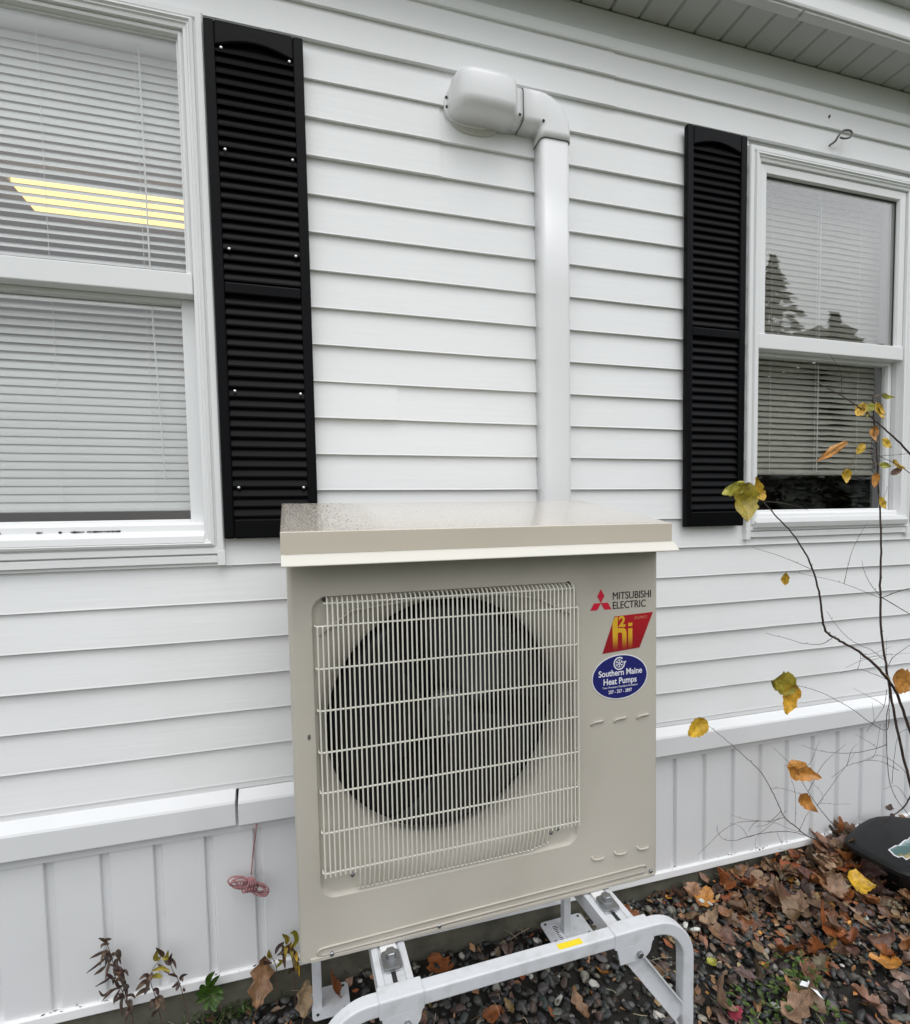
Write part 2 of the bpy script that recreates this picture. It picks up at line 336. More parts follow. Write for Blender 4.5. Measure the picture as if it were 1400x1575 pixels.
# ------------------------------------------------------------------ data traced on the building plane, in metres
BRANCHES=[
([(1.963, -0.3, -0.944), (1.907, -0.31, -0.825), (1.852, -0.32, -0.693), (1.808, -0.33, -0.576), (1.771, -0.34, -0.485), (1.733, -0.35, -0.355), (1.712, -0.36, -0.229), (1.697, -0.37, -0.127), (1.676, -0.38, -0.008), (1.649, -0.39, 0.089), (1.627, -0.4, 0.183), (1.6, -0.41, 0.275), (1.579, -0.42, 0.337)],0.0052,0.0016),
([(1.962, -0.3, -0.77), (1.903, -0.313, -0.68), (1.846, -0.326, -0.599), (1.786, -0.339, -0.541), (1.707, -0.352, -0.48), (1.634, -0.365, -0.435), (1.551, -0.378, -0.395), (1.489, -0.391, -0.368), (1.442, -0.404, -0.343), (1.414, -0.416, -0.3), (1.389, -0.429, -0.241), (1.359, -0.442, -0.192), (1.319, -0.455, -0.136), (1.286, -0.468, -0.107), (1.235, -0.481, -0.062), (1.173, -0.494, -0.019), (1.117, -0.507, 0.018), (1.088, -0.52, 0.031)],0.0055,0.0014),
([(1.745, -0.42, 0.16), (1.68, -0.42, 0.206), (1.614, -0.42, 0.246), (1.551, -0.42, 0.284), (1.477, -0.42, 0.319), (1.417, -0.42, 0.342), (1.358, -0.42, 0.36)],0.0034,0.0008),
([(1.741, -0.42, 0.108), (1.69, -0.415, 0.135), (1.637, -0.41, 0.156), (1.587, -0.405, 0.176), (1.561, -0.4, 0.182)],0.0014,0.0006),
([(1.621, -0.4, 0.126), (1.597, -0.407, 0.182), (1.599, -0.413, 0.237), (1.583, -0.42, 0.272)],0.001,0.0006),
([(2.031, -0.26, -0.982), (2.027, -0.245, -1.036), (2.003, -0.23, -1.076), (1.969, -0.215, -1.107), (1.96, -0.2, -1.137)],0.003,0.0012),
([(1.827, -0.31, -0.554), (1.85, -0.3, -0.634), (1.854, -0.29, -0.682), (1.872, -0.28, -0.788), (1.903, -0.27, -0.922), (1.957, -0.26, -1.005), (2.044, -0.25, -1.091)],0.0016,0.001),
([(1.836, -0.31, -0.651), (1.796, -0.333, -0.707), (1.693, -0.357, -0.664), (1.58, -0.38, -0.597), (1.448, -0.403, -0.531), (1.335, -0.427, -0.489), (1.285, -0.45, -0.475)],0.0013,0.0006),
([(1.829, -0.31, -0.77), (1.777, -0.308, -0.779), (1.681, -0.306, -0.78), (1.588, -0.304, -0.765), (1.523, -0.302, -0.746), (1.481, -0.3, -0.729)],0.0012,0.0005),
([(1.93, -0.28, -0.887), (1.847, -0.27, -0.845), (1.743, -0.26, -0.846), (1.669, -0.25, -0.886)],0.001,0.0005),
([(1.986, -0.28, -0.921), (1.937, -0.27, -0.87), (1.86, -0.26, -0.833), (1.78, -0.25, -0.856)],0.001,0.0005),
([(1.421, -0.45, -0.347), (1.384, -0.443, -0.367), (1.334, -0.435, -0.365), (1.274, -0.428, -0.347), (1.21, -0.42, -0.329)],0.0011,0.0005),
([(1.688, -0.38, -0.266), (1.635, -0.37, -0.244), (1.543, -0.36, -0.211), (1.441, -0.35, -0.187), (1.366, -0.34, -0.171)],0.0008,0.0004),
([(1.688, -0.38, -0.262), (1.843, -0.36, -0.329)],0.0016,0.0012),
([(1.688, -0.38, -0.262), (1.66, -0.37, -0.225), (1.646, -0.36, -0.186), (1.648, -0.35, -0.151)],0.0011,0.0005),
([(1.688, -0.38, -0.266), (1.769, -0.37, -0.251), (1.845, -0.36, -0.244)],0.001,0.0006),
([(1.736, -0.36, -0.466), (1.691, -0.353, -0.433), (1.619, -0.345, -0.398), (1.562, -0.338, -0.345), (1.536, -0.33, -0.304)],0.001,0.0005),
([(1.827, -0.31, -0.554), (1.766, -0.3, -0.527), (1.722, -0.29, -0.513), (1.658, -0.28, -0.522)],0.001,0.0005),
([(1.722, -0.29, -0.513), (1.726, -0.295, -0.471), (1.702, -0.3, -0.446)],0.0007,0.0004),
([(1.782, -0.34, -0.496), (1.836, -0.32, -0.475), (1.938, -0.3, -0.449)],0.0012,0.0008),
([(1.723, -0.34, -0.47), (1.821, -0.32, -0.463), (1.856, -0.3, -0.486)],0.0006,0.0004),
([(1.822, -0.31, -0.584), (1.827, -0.3, -0.642), (1.799, -0.29, -0.697), (1.777, -0.28, -0.733)],0.0009,0.0005),
([(1.959, -0.24, -0.957), (1.978, -0.233, -0.869), (2.004, -0.227, -0.793), (2.07, -0.22, -0.78)],0.0009,0.0006),
([(1.877, -0.1, -1.254), (1.787, -0.118, -1.207), (1.698, -0.136, -1.157), (1.632, -0.155, -1.104), (1.559, -0.173, -1.046), (1.504, -0.191, -0.97), (1.451, -0.209, -0.898), (1.392, -0.227, -0.83), (1.314, -0.245, -0.764), (1.246, -0.264, -0.71), (1.18, -0.282, -0.659), (1.117, -0.3, -0.613)],0.0024,0.0006),
([(1.904, -0.12, -1.202), (1.825, -0.131, -1.137), (1.754, -0.143, -1.067), (1.703, -0.154, -1.012), (1.654, -0.166, -0.956), (1.602, -0.177, -0.885), (1.532, -0.189, -0.824), (1.478, -0.2, -0.778)],0.0016,0.0005),
([(1.595, -0.14, -1.07), (1.538, -0.135, -1.076), (1.486, -0.13, -1.068), (1.435, -0.125, -1.057), (1.385, -0.12, -1.035)],0.0011,0.0005),
([(1.729, -0.11, -1.178), (1.655, -0.109, -1.151), (1.568, -0.107, -1.138), (1.469, -0.106, -1.137), (1.415, -0.104, -1.142), (1.366, -0.103, -1.127), (1.345, -0.101, -1.096), (1.346, -0.1, -1.076)],0.0013,0.0005),
([(1.465, -0.11, -1.134), (1.441, -0.105, -1.097), (1.396, -0.1, -1.078)],0.0008,0.0004),
([(1.486, -0.13, -1.068), (1.463, -0.125, -1.09), (1.46, -0.12, -1.111)],0.0008,0.0004),
([(1.486, -0.13, -1.068), (1.561, -0.127, -1.09), (1.638, -0.123, -1.13), (1.693, -0.12, -1.154)],0.0008,0.0006),
([(1.665, -0.12, -1.129), (1.652, -0.133, -1.043), (1.632, -0.147, -0.981), (1.602, -0.16, -0.927)],0.0008,0.0006),
([(1.496, -0.17, -0.936), (1.544, -0.167, -0.943), (1.61, -0.163, -0.969), (1.673, -0.16, -0.995)],0.0007,0.0005),
([(1.769, -0.13, -1.053), (1.773, -0.137, -1.028), (1.74, -0.143, -0.986), (1.677, -0.15, -0.939)],0.0007,0.0004),
([(1.769, -0.13, -1.053), (1.84, -0.13, -1.069), (1.916, -0.13, -1.08)],0.0006,0.0004),
([(1.605, -0.1, -1.149), (1.641, -0.09, -1.21)],0.0006,0.0004),
([(1.512, -0.1, -1.151), (1.53, -0.08, -1.219)],0.0007,0.0004),
]
SHRUB_LEAVES=[
((1.088, -0.52, 0.031),(1.055, -0.52, 0.086),0.62,0),
((1.04, -0.52, 0.075),(1.026, -0.52, -0.019),0.72,1),
((1.036, -0.52, 0.071),(0.967, -0.52, 0.047),0.5,3),
((1.36, -0.34, -0.213),(1.359, -0.34, -0.175),0.75,0),
((1.283, -0.45, -0.476),(1.194, -0.45, -0.449),0.75,1),
((1.281, -0.45, -0.471),(1.235, -0.45, -0.541),0.85,0),
((1.122, -0.3, -0.609),(1.049, -0.3, -0.639),0.75,0),
((1.556, -0.17, -0.865),(1.683, -0.17, -0.917),0.5,2),
((1.632, -0.16, -0.979),(1.692, -0.16, -1.045),0.55,2),
((1.737, -0.38, -0.525),(1.827, -0.38, -0.542),0.95,2),
((1.55, -0.42, 0.304),(1.51, -0.42, 0.266),0.6,0),
((1.563, -0.42, 0.294),(1.556, -0.42, 0.262),0.45,3),
((1.587, -0.42, 0.3),(1.538, -0.42, 0.289),0.5,3),
((1.59, -0.42, 0.31),(1.609, -0.42, 0.264),0.75,0),
((1.605, -0.42, 0.306),(1.621, -0.42, 0.274),0.6,0),
((1.611, -0.42, 0.333),(1.657, -0.42, 0.327),0.35,3),
((1.603, -0.41, 0.247),(1.597, -0.41, 0.2),0.6,2),
((1.621, -0.42, 0.207),(1.655, -0.42, 0.185),0.8,0),
((1.554, -0.42, 0.192),(1.52, -0.42, 0.164),0.6,0),
((1.513, -0.4, 0.2),(1.396, -0.4, 0.141),0.2,2),
((1.543, -0.38, 0.124),(1.524, -0.38, 0.084),0.8,0),
((1.625, -0.41, 0.135),(1.671, -0.41, 0.131),0.4,3),
((1.676, -0.41, 0.149),(1.713, -0.41, 0.122),0.5,0),
((1.711, -0.41, 0.122),(1.656, -0.41, 0.103),0.35,4),
((1.631, -0.4, 0.111),(1.61, -0.4, 0.069),0.8,2),
((1.628, -0.41, 0.04),(1.649, -0.41, 0.007),0.8,0),
]
WEEDS=[
('dried',[[(-0.475, -0.05, -1.319), (-0.477, -0.05, -1.283), (-0.488, -0.05, -1.257), (-0.494, -0.05, -1.227), (-0.504, -0.05, -1.197), (-0.513, -0.05, -1.167), (-0.513, -0.05, -1.14), (-0.518, -0.05, -1.112), (-0.524, -0.05, -1.087), (-0.533, -0.05, -1.074)]],[[(-0.525, -0.05, -1.103), (-0.544, -0.056, -1.105), (-0.561, -0.062, -1.107)], [(-0.526, -0.05, -1.121), (-0.547, -0.056, -1.133), (-0.57, -0.062, -1.144)], [(-0.531, -0.05, -1.145), (-0.542, -0.056, -1.15), (-0.554, -0.062, -1.153)], [(-0.519, -0.05, -1.175), (-0.53, -0.056, -1.18), (-0.552, -0.062, -1.185)], [(-0.52, -0.05, -1.211), (-0.538, -0.056, -1.219), (-0.545, -0.062, -1.198)], [(-0.505, -0.05, -1.211), (-0.523, -0.056, -1.214), (-0.54, -0.062, -1.229)], [(-0.51, -0.05, -1.12), (-0.499, -0.054, -1.108), (-0.495, -0.058, -1.122), (-0.502, -0.062, -1.131)], [(-0.524, -0.05, -1.085), (-0.531, -0.056, -1.07), (-0.539, -0.062, -1.058)], [(-0.533, -0.05, -1.074), (-0.521, -0.056, -1.071), (-0.51, -0.062, -1.067)], [(-0.52, -0.05, -1.088), (-0.533, -0.056, -1.082), (-0.535, -0.062, -1.086)], [(-0.504, -0.05, -1.179), (-0.486, -0.056, -1.165), (-0.477, -0.062, -1.176)], [(-0.497, -0.05, -1.199), (-0.48, -0.056, -1.21), (-0.486, -0.062, -1.21)], [(-0.512, -0.05, -1.191), (-0.522, -0.056, -1.169), (-0.528, -0.062, -1.158)], [(-0.509, -0.05, -1.168), (-0.494, -0.056, -1.167), (-0.485, -0.062, -1.183)], [(-0.501, -0.05, -1.216), (-0.512, -0.056, -1.233), (-0.513, -0.062, -1.244)], [(-0.495, -0.05, -1.237), (-0.499, -0.056, -1.253), (-0.495, -0.062, -1.281)], [(-0.488, -0.05, -1.25), (-0.479, -0.056, -1.265), (-0.489, -0.062, -1.264)], [(-0.514, -0.05, -1.195), (-0.498, -0.056, -1.184), (-0.491, -0.062, -1.199)], [(-0.518, -0.05, -1.116), (-0.527, -0.056, -1.109), (-0.529, -0.062, -1.115)], [(-0.484, -0.05, -1.263), (-0.475, -0.056, -1.273), (-0.48, -0.062, -1.285)], [(-0.497, -0.05, -1.21), (-0.505, -0.056, -1.201), (-0.509, -0.062, -1.176)], [(-0.508, -0.05, -1.159), (-0.497, -0.056, -1.155), (-0.49, -0.062, -1.168)]],0),
('yellowing',[[(-0.408, -0.05, -1.333), (-0.413, -0.05, -1.297), (-0.419, -0.05, -1.257), (-0.427, -0.05, -1.225), (-0.428, -0.05, -1.204), (-0.423, -0.05, -1.182), (-0.409, -0.05, -1.162), (-0.398, -0.05, -1.146)]],[[(-0.431, -0.05, -1.208), (-0.443, -0.056, -1.204), (-0.461, -0.062, -1.217)], [(-0.43, -0.05, -1.205), (-0.436, -0.056, -1.185), (-0.452, -0.062, -1.189)], [(-0.43, -0.05, -1.231), (-0.446, -0.056, -1.226), (-0.462, -0.062, -1.232)], [(-0.419, -0.05, -1.257), (-0.412, -0.056, -1.273), (-0.419, -0.062, -1.279)], [(-0.426, -0.05, -1.199), (-0.409, -0.056, -1.194), (-0.397, -0.062, -1.197)], [(-0.424, -0.05, -1.186), (-0.425, -0.056, -1.195), (-0.421, -0.062, -1.197)], [(-0.422, -0.05, -1.182), (-0.398, -0.056, -1.176), (-0.377, -0.062, -1.186)], [(-0.409, -0.05, -1.167), (-0.39, -0.056, -1.183), (-0.379, -0.062, -1.192)], [(-0.402, -0.05, -1.154), (-0.412, -0.056, -1.145), (-0.404, -0.062, -1.117)], [(-0.398, -0.05, -1.151), (-0.387, -0.056, -1.151), (-0.38, -0.062, -1.127)], [(-0.396, -0.05, -1.154), (-0.381, -0.056, -1.157), (-0.371, -0.062, -1.136)], [(-0.4, -0.05, -1.15), (-0.396, -0.056, -1.137), (-0.408, -0.062, -1.113)], [(-0.431, -0.05, -1.208), (-0.436, -0.056, -1.224), (-0.441, -0.062, -1.234)], [(-0.394, -0.05, -1.156), (-0.38, -0.056, -1.167), (-0.375, -0.062, -1.149)]],1),
('withered',[[(-0.343, -0.05, -1.34), (-0.348, -0.05, -1.301), (-0.356, -0.05, -1.256), (-0.363, -0.05, -1.226), (-0.374, -0.05, -1.199), (-0.379, -0.05, -1.179)]],[[(-0.377, -0.05, -1.163), (-0.37, -0.056, -1.172), (-0.364, -0.062, -1.185)], [(-0.365, -0.05, -1.22), (-0.375, -0.056, -1.205), (-0.384, -0.062, -1.197)], [(-0.361, -0.05, -1.226), (-0.351, -0.056, -1.214), (-0.338, -0.062, -1.208)], [(-0.361, -0.05, -1.231), (-0.372, -0.056, -1.237), (-0.377, -0.062, -1.233)], [(-0.359, -0.05, -1.236), (-0.365, -0.056, -1.244), (-0.367, -0.062, -1.248)], [(-0.359, -0.05, -1.231), (-0.353, -0.056, -1.221), (-0.35, -0.062, -1.226)], [(-0.354, -0.05, -1.256), (-0.349, -0.056, -1.257), (-0.349, -0.062, -1.242)]],0),
('green',[[(-0.283, -0.05, -1.347), (-0.284, -0.05, -1.311), (-0.287, -0.05, -1.275), (-0.284, -0.05, -1.247)]],[[(-0.287, -0.05, -1.275), (-0.287, -0.056, -1.235), (-0.27, -0.062, -1.214)], [(-0.285, -0.05, -1.276), (-0.275, -0.056, -1.247), (-0.258, -0.062, -1.227)], [(-0.288, -0.05, -1.281), (-0.304, -0.056, -1.254), (-0.31, -0.062, -1.25)], [(-0.285, -0.05, -1.284), (-0.309, -0.056, -1.27), (-0.321, -0.062, -1.267)], [(-0.283, -0.05, -1.285), (-0.263, -0.056, -1.273), (-0.25, -0.062, -1.281)], [(-0.283, -0.05, -1.288), (-0.264, -0.056, -1.288), (-0.251, -0.062, -1.298)], [(-0.286, -0.05, -1.29), (-0.305, -0.056, -1.288), (-0.322, -0.062, -1.29)], [(-0.283, -0.05, -1.294), (-0.296, -0.056, -1.308), (-0.292, -0.062, -1.318)], [(-0.283, -0.05, -1.294), (-0.272, -0.056, -1.309), (-0.275, -0.062, -1.318)], [(-0.28, -0.05, -1.286), (-0.279, -0.056, -1.266), (-0.292, -0.062, -1.254)], [(-0.28, -0.05, -1.289), (-0.267, -0.056, -1.299), (-0.267, -0.062, -1.311)], [(-0.288, -0.05, -1.29), (-0.305, -0.056, -1.28), (-0.314, -0.062, -1.28)], [(-0.282, -0.05, -1.276), (-0.271, -0.056, -1.266), (-0.257, -0.062, -1.261)], [(-0.284, -0.05, -1.306), (-0.278, -0.056, -1.319), (-0.27, -0.062, -1.328)]],2),
('curled',[[(-0.066, -0.05, -1.306), (-0.068, -0.05, -1.257), (-0.072, -0.05, -1.226), (-0.082, -0.05, -1.199), (-0.089, -0.05, -1.173)], [(-0.114, -0.05, -1.294), (-0.114, -0.05, -1.251), (-0.124, -0.05, -1.222), (-0.126, -0.05, -1.206)]],[[(-0.085, -0.05, -1.201), (-0.091, -0.056, -1.225), (-0.089, -0.062, -1.254)], [(-0.084, -0.05, -1.192), (-0.081, -0.056, -1.171), (-0.093, -0.062, -1.151)], [(-0.074, -0.05, -1.213), (-0.056, -0.054, -1.184), (-0.061, -0.058, -1.156), (-0.072, -0.062, -1.155)], [(-0.09, -0.05, -1.185), (-0.106, -0.056, -1.191), (-0.114, -0.062, -1.205)], [(-0.095, -0.05, -1.187), (-0.093, -0.056, -1.204), (-0.109, -0.062, -1.21)], [(-0.072, -0.05, -1.226), (-0.076, -0.056, -1.208), (-0.078, -0.062, -1.184)], [(-0.069, -0.05, -1.239), (-0.058, -0.056, -1.234), (-0.057, -0.062, -1.22)], [(-0.124, -0.05, -1.222), (-0.131, -0.056, -1.209), (-0.129, -0.062, -1.187)], [(-0.124, -0.05, -1.237), (-0.14, -0.056, -1.228), (-0.144, -0.062, -1.216)], [(-0.114, -0.05, -1.254), (-0.099, -0.056, -1.235), (-0.107, -0.062, -1.222)], [(-0.069, -0.05, -1.242), (-0.055, -0.056, -1.24), (-0.055, -0.062, -1.229)], [(-0.071, -0.05, -1.223), (-0.064, -0.056, -1.22), (-0.068, -0.062, -1.196)], [(-0.085, -0.05, -1.204), (-0.076, -0.056, -1.199), (-0.07, -0.062, -1.177)]],1),
]
GLPOS=[
(0.377, -0.092),
(0.052, -0.091),
(-0.156, -0.059),
(1.262, -0.119),
(1.788, -0.225),
(1.802, -0.104),
(1.636, -0.332),
(1.507, -0.233),
(1.434, -0.204),
(1.205, -0.249),
(1.634, -0.5),
(1.882, -0.35),
(1.695, -0.351),
(1.566, -0.01),
(1.345, -0.152),
(1.393, -0.414),
(0.69, -0.35),
(0.431, -0.266),
(1.478, -0.53),
(1.026, -0.472),
(1.213, -0.48),
(0.816, -0.259),
(0.593, -0.225),
(2.303, 0.042),
]
P_PAPER=(1.294, -0.495)
P_WHITE1=(1.283, -0.116)
P_WHITE2=(1.162, -0.213)
P_CLOVER=(1.18, -0.47)
P_CLOVER2=(1.364, -0.428)
P_YEL=(1.124, -0.314)
P_YEL2=(1.412, -0.124)

Z0, SP = 1.1041, 0.1016
def zl(i): return {-3: 1.400}.get(i, Z0 - i * SP)

# ------------------------------------------------------------------ ground
def gz(x, y):
    return -1.385 + .02 * max(-1, min(3, x)) + .012 * noise.noise(Vector((x * 3, y * 3, 0))) - .02 * max(0, min(2, -y))
gb = MB()
nx, ny = 60, 40
xs = [-2.5 + 6.5 * i / nx for i in range(nx + 1)]; ys = [.02 - 2.6 * j / ny for j in range(ny + 1)]
gv = [(x, y, gz(x, y)) for y in ys for x in xs]
gf = [(j * (nx + 1) + i, (j + 1) * (nx + 1) + i, (j + 1) * (nx + 1) + i + 1, j * (nx + 1) + i + 1) for j in range(ny) for i in range(nx)]
gb.add(gv, gf)
M_SOIL = mat('dark_soil', (.018, .016, .013), .9, var=.4, vscale=50, bump=1, bscale=150)
ground = gb.build('ground', M_SOIL, smooth=True); tag(ground, kind='structure')
lb = MB().add([(-150, -200, -1.46), (200, -200, -1.46), (200, 60, -1.46), (-150, 60, -1.46)], [(0, 1, 2, 3)])
tag(lb.build('lawn', M_GRASS), kind='structure')

# ------------------------------------------------------------------ house
house = tag(empty('house', (0.6, 0, -1.38)), 'single-storey house wall clad in white clapboard siding with panelled white skirting below', 'house')
HB = (0.6, 0, -1.38)
def part(mb, name, m, **k): return mb.build(name, m, house, HB, **k)
WIN = {'L': (-1.03, -.206, -.084, 1.306), 'R': (1.527, 2.332, -.064, 1.275)}
# sheathing wall with the two openings
s = MB()
xo = [-3.0, WIN['L'][0] + .03, WIN['L'][1] - .03, WIN['R'][0] + .05, WIN['R'][1] - .05, 5.0]
s.box(xo[0], xo[1], .006, .09, -.74, 1.62); s.box(xo[2], xo[3], .006, .09, -.74, 1.62); s.box(xo[4], xo[5], .006, .09, -.74, 1.62)
for a, b, k in ((xo[1], xo[2], 'L'), (xo[3], xo[4], 'R')):
    s.box(a, b, .006, .09, -.74, WIN[k][2] + .05); s.box(a, b, .006, .09, WIN[k][3] - .04, 1.62)
part(s, 'wall', M_FRIEZE)
def course(x0, x1, zt, zb, proud=0.0, seed=0):
    zbb = zb; yt = -.001; ybt = -.0130 - proud
    full = SP; yt2 = -.001 - proud - .0125 * max(0, 1 - (zt - zb) / full)
    prof = [(.004, zt + .004), (yt2, zt + .004), (ybt + .001, zbb + .004), (ybt, zbb), (ybt + .002, zbb - .0008), (.001, zbb + .0015), (.004, zbb + .003)]
    def wob(x, y, z):
        k = noise.noise(Vector((x * 2.1, seed * 3.7, 0))); q = noise.noise(Vector((x * 5, seed * 1.7, 4)))
        return (k * .0012 if y < -.005 else 0, q * .0010 if z < zb + .01 else 0)
    return part(MB().extr_x(prof, x0, x1, max(3, int((x1 - x0) / .12)), wob), 'siding_course', M_SIDING)
seams = {-3: [.985], -2: [-.046, .985], 0: [.404], 1: [.404], 8: [.259], 4: [1.95], 14: [1.62], 15: [1.62], 11: [2.9]}
for i in range(-3, 19):
    zt, zb = (zl(i - 1) if i > -3 else 1.488), zl(i)
    spans = [(-3.0, 5.0, zt)]
    for k in 'LR':
        a, b, wb, wt = WIN[k]; new = []
        for (p, q, t) in spans:
            if zb < wt - .012 and zt > wb + .002 and p < a and q > b:
                a2, b2 = a + .012, b - .012
                new += [(p, a2, t), (b2, q, t)]
                if zb < wb - .01: new.append((a2, b2, wb + .004))
            else: new.append((p, q, t))
        spans = new
    for (p, q, t) in spans:
        cuts = [c for c in seams.get(i, []) if p < c < q]
        ed = [p] + cuts + [q]
        for j in range(len(ed) - 1):
            course(ed[j], ed[j + 1] + (.02 if j < len(ed) - 2 else 0), t, zb, proud=(.0030 if j < len(ed) - 2 else 0), seed=i + j * .5)
# frieze, channel trim, soffit, fascia
def wob1(x, y, z): return (0, .0012 * noise.noise(Vector((x * 2, z * 5, 1))))
part(MB().extr_x([(.004, 1.480), (-.016, 1.480), (-.018, 1.486), (-.018, 1.512), (-.012, 1.518), (.004, 1.518)], -3, .985, 12, wob1), 'channel_trim', M_SIDING)
part(MB().extr_x([(.004, 1.480), (-.014, 1.480), (-.016, 1.486), (-.016, 1.513), (-.011, 1.517), (.004, 1.517)], .980, 5, 12, wob1), 'channel_trim', M_SIDING)
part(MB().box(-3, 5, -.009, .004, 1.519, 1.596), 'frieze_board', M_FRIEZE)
x = -3.0; k = 0
while x < 4.9:
    p = .105
    prof = [(x + .004, 1.603), (x + p - .004, 1.603), (x + p - .002, 1.609), (x + p - .0005, 1.610), (x + p - .0005, 1.616), (x + .0005, 1.616), (x + .0005, 1.609), (x + .002, 1.609)]
    prof = [(x + .006, 1.600), (x + p - .006, 1.600), (x + p - .0015, 1.608), (x + p - .0005, 1.613), (x + .0005, 1.613), (x + .0015, 1.608)]
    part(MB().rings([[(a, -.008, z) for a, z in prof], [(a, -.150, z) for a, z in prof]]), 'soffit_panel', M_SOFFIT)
    x += p
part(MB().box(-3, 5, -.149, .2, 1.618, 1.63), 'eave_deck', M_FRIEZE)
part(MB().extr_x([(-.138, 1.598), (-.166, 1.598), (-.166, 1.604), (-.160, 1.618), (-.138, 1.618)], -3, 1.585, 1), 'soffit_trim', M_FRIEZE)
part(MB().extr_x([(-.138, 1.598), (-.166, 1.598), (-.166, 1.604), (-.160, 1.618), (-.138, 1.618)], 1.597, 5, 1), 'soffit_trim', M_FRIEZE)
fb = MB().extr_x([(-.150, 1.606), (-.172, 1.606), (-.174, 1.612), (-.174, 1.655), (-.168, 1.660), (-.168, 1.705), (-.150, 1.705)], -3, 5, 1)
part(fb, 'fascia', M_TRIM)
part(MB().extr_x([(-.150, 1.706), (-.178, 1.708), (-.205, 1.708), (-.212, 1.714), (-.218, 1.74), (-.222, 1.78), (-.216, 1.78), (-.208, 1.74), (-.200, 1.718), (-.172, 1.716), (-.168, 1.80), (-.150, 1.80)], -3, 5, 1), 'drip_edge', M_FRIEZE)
part(MB().add([(-3, -.20, 1.83), (5, -.20, 1.83), (5, 3.6, 2.9), (-3, 3.6, 2.9), (-3, -.20, 1.842), (5, -.20, 1.842), (5, 3.6, 2.91), (-3, 3.6, 2.91)], [(0, 1, 2, 3), (4, 5, 6, 7), (0, 1, 5, 4), (1, 2, 6, 5), (2, 3, 7, 6), (3, 0, 4, 7)]), 'roof', M_ROOF)
# starter strip, skirting cap, skirting boards, bottom track, foundation
part(MB().extr_x([(.004, -.722), (-.008, -.722), (-.010, -.728), (-.010, -.742), (.004, -.742)], -3, 5, 20, wob1), 'starter_strip', M_TRIM)
def cap(x0, x1, dz=0):
    part(MB().extr_x([(.004, -.741 + dz), (-.012, -.741 + dz), (-.040, -.762 + dz), (-.043, -.768 + dz), (-.043, -.829 + dz), (-.040, -.832 + dz), (.004, -.832 + dz)], x0, x1, max(3, int((x1 - x0) * 4)), wob1), 'skirting_cap', M_SKIRT, bevel=.0015)
cap(-3, -.204); cap(-.197, 3.6, -.003); cap(3.605, 5)
part(MB().box(-3, 5, -.018, -.006, -.860, -.82), 'skirting_hanger', M_SKIRT)
P = .1264
for i in range(-22, 39):
    x0 = -.163 + i * P
    b = MB(); n = 2
    prof = [(x0 + .0165, .000), (x0 + .0200, -.0095), (x0 + .0235, -.0120), (x0 + .028, -.0120), (x0 + P * .5, -.0125), (x0 + P - .004, -.0120), (x0 + P - .0015, -.0105), (x0 + P - .0005, .0015), (x0 + P + .0165, .0015), (x0 + P + .0165, .004), (x0 + .0165, .004)]
    rr = []
    for j in range(4):
        z = -.80 - .485 * j / 3
        dy = .0015 * noise.noise(Vector((x0 * 7, z * 5, 0)))
        rr.append([(a, y + (dy if y < -.005 else 0), z) for a, y in prof])
    b.rings(rr)
    part(b, 'skirting_board', M_SKIRT)
part(MB().extr_x([(.004, -1.268), (-.016, -1.262), (-.022, -1.266), (-.024, -1.288), (-.020, -1.292), (.004, -1.292)], -3, 5, 24, wob1), 'skirting_track', M_TRIM, bevel=.001)
part(MB().extr_x([(.002, -1.286), (-.004, -1.288), (-.007, -1.33), (-.006, -1.50), (.05, -1.50), (.05, -1.286)], -3, 5, 60, lambda x, y, z: (.004 * noise.noise(Vector((x * 9, z * 9, 0))) if y < 0 else 0, 0)), 'foundation', M_CONC)
# interior of the house
rm = MB(); rm.box(-3, 5, 3.9, 3.95, -.5, 1.5); rm.box(-3.05, -3, .1, 3.9, -.5, 1.5); rm.box(5, 5.05, .1, 3.9, -.5, 1.5); rm.box(1.15, 1.2, .095, 3.9, -.5, 1.5)
part(rm, 'room_wall', M_ROOM); part(MB().box(-3, 5, .1, 3.95, 1.505, 1.53), 'room_ceiling', M_CEIL); part(MB().box(-3, 5, .1, 3.95, -.56, -.5), 'room_floor', M_FLOOR)

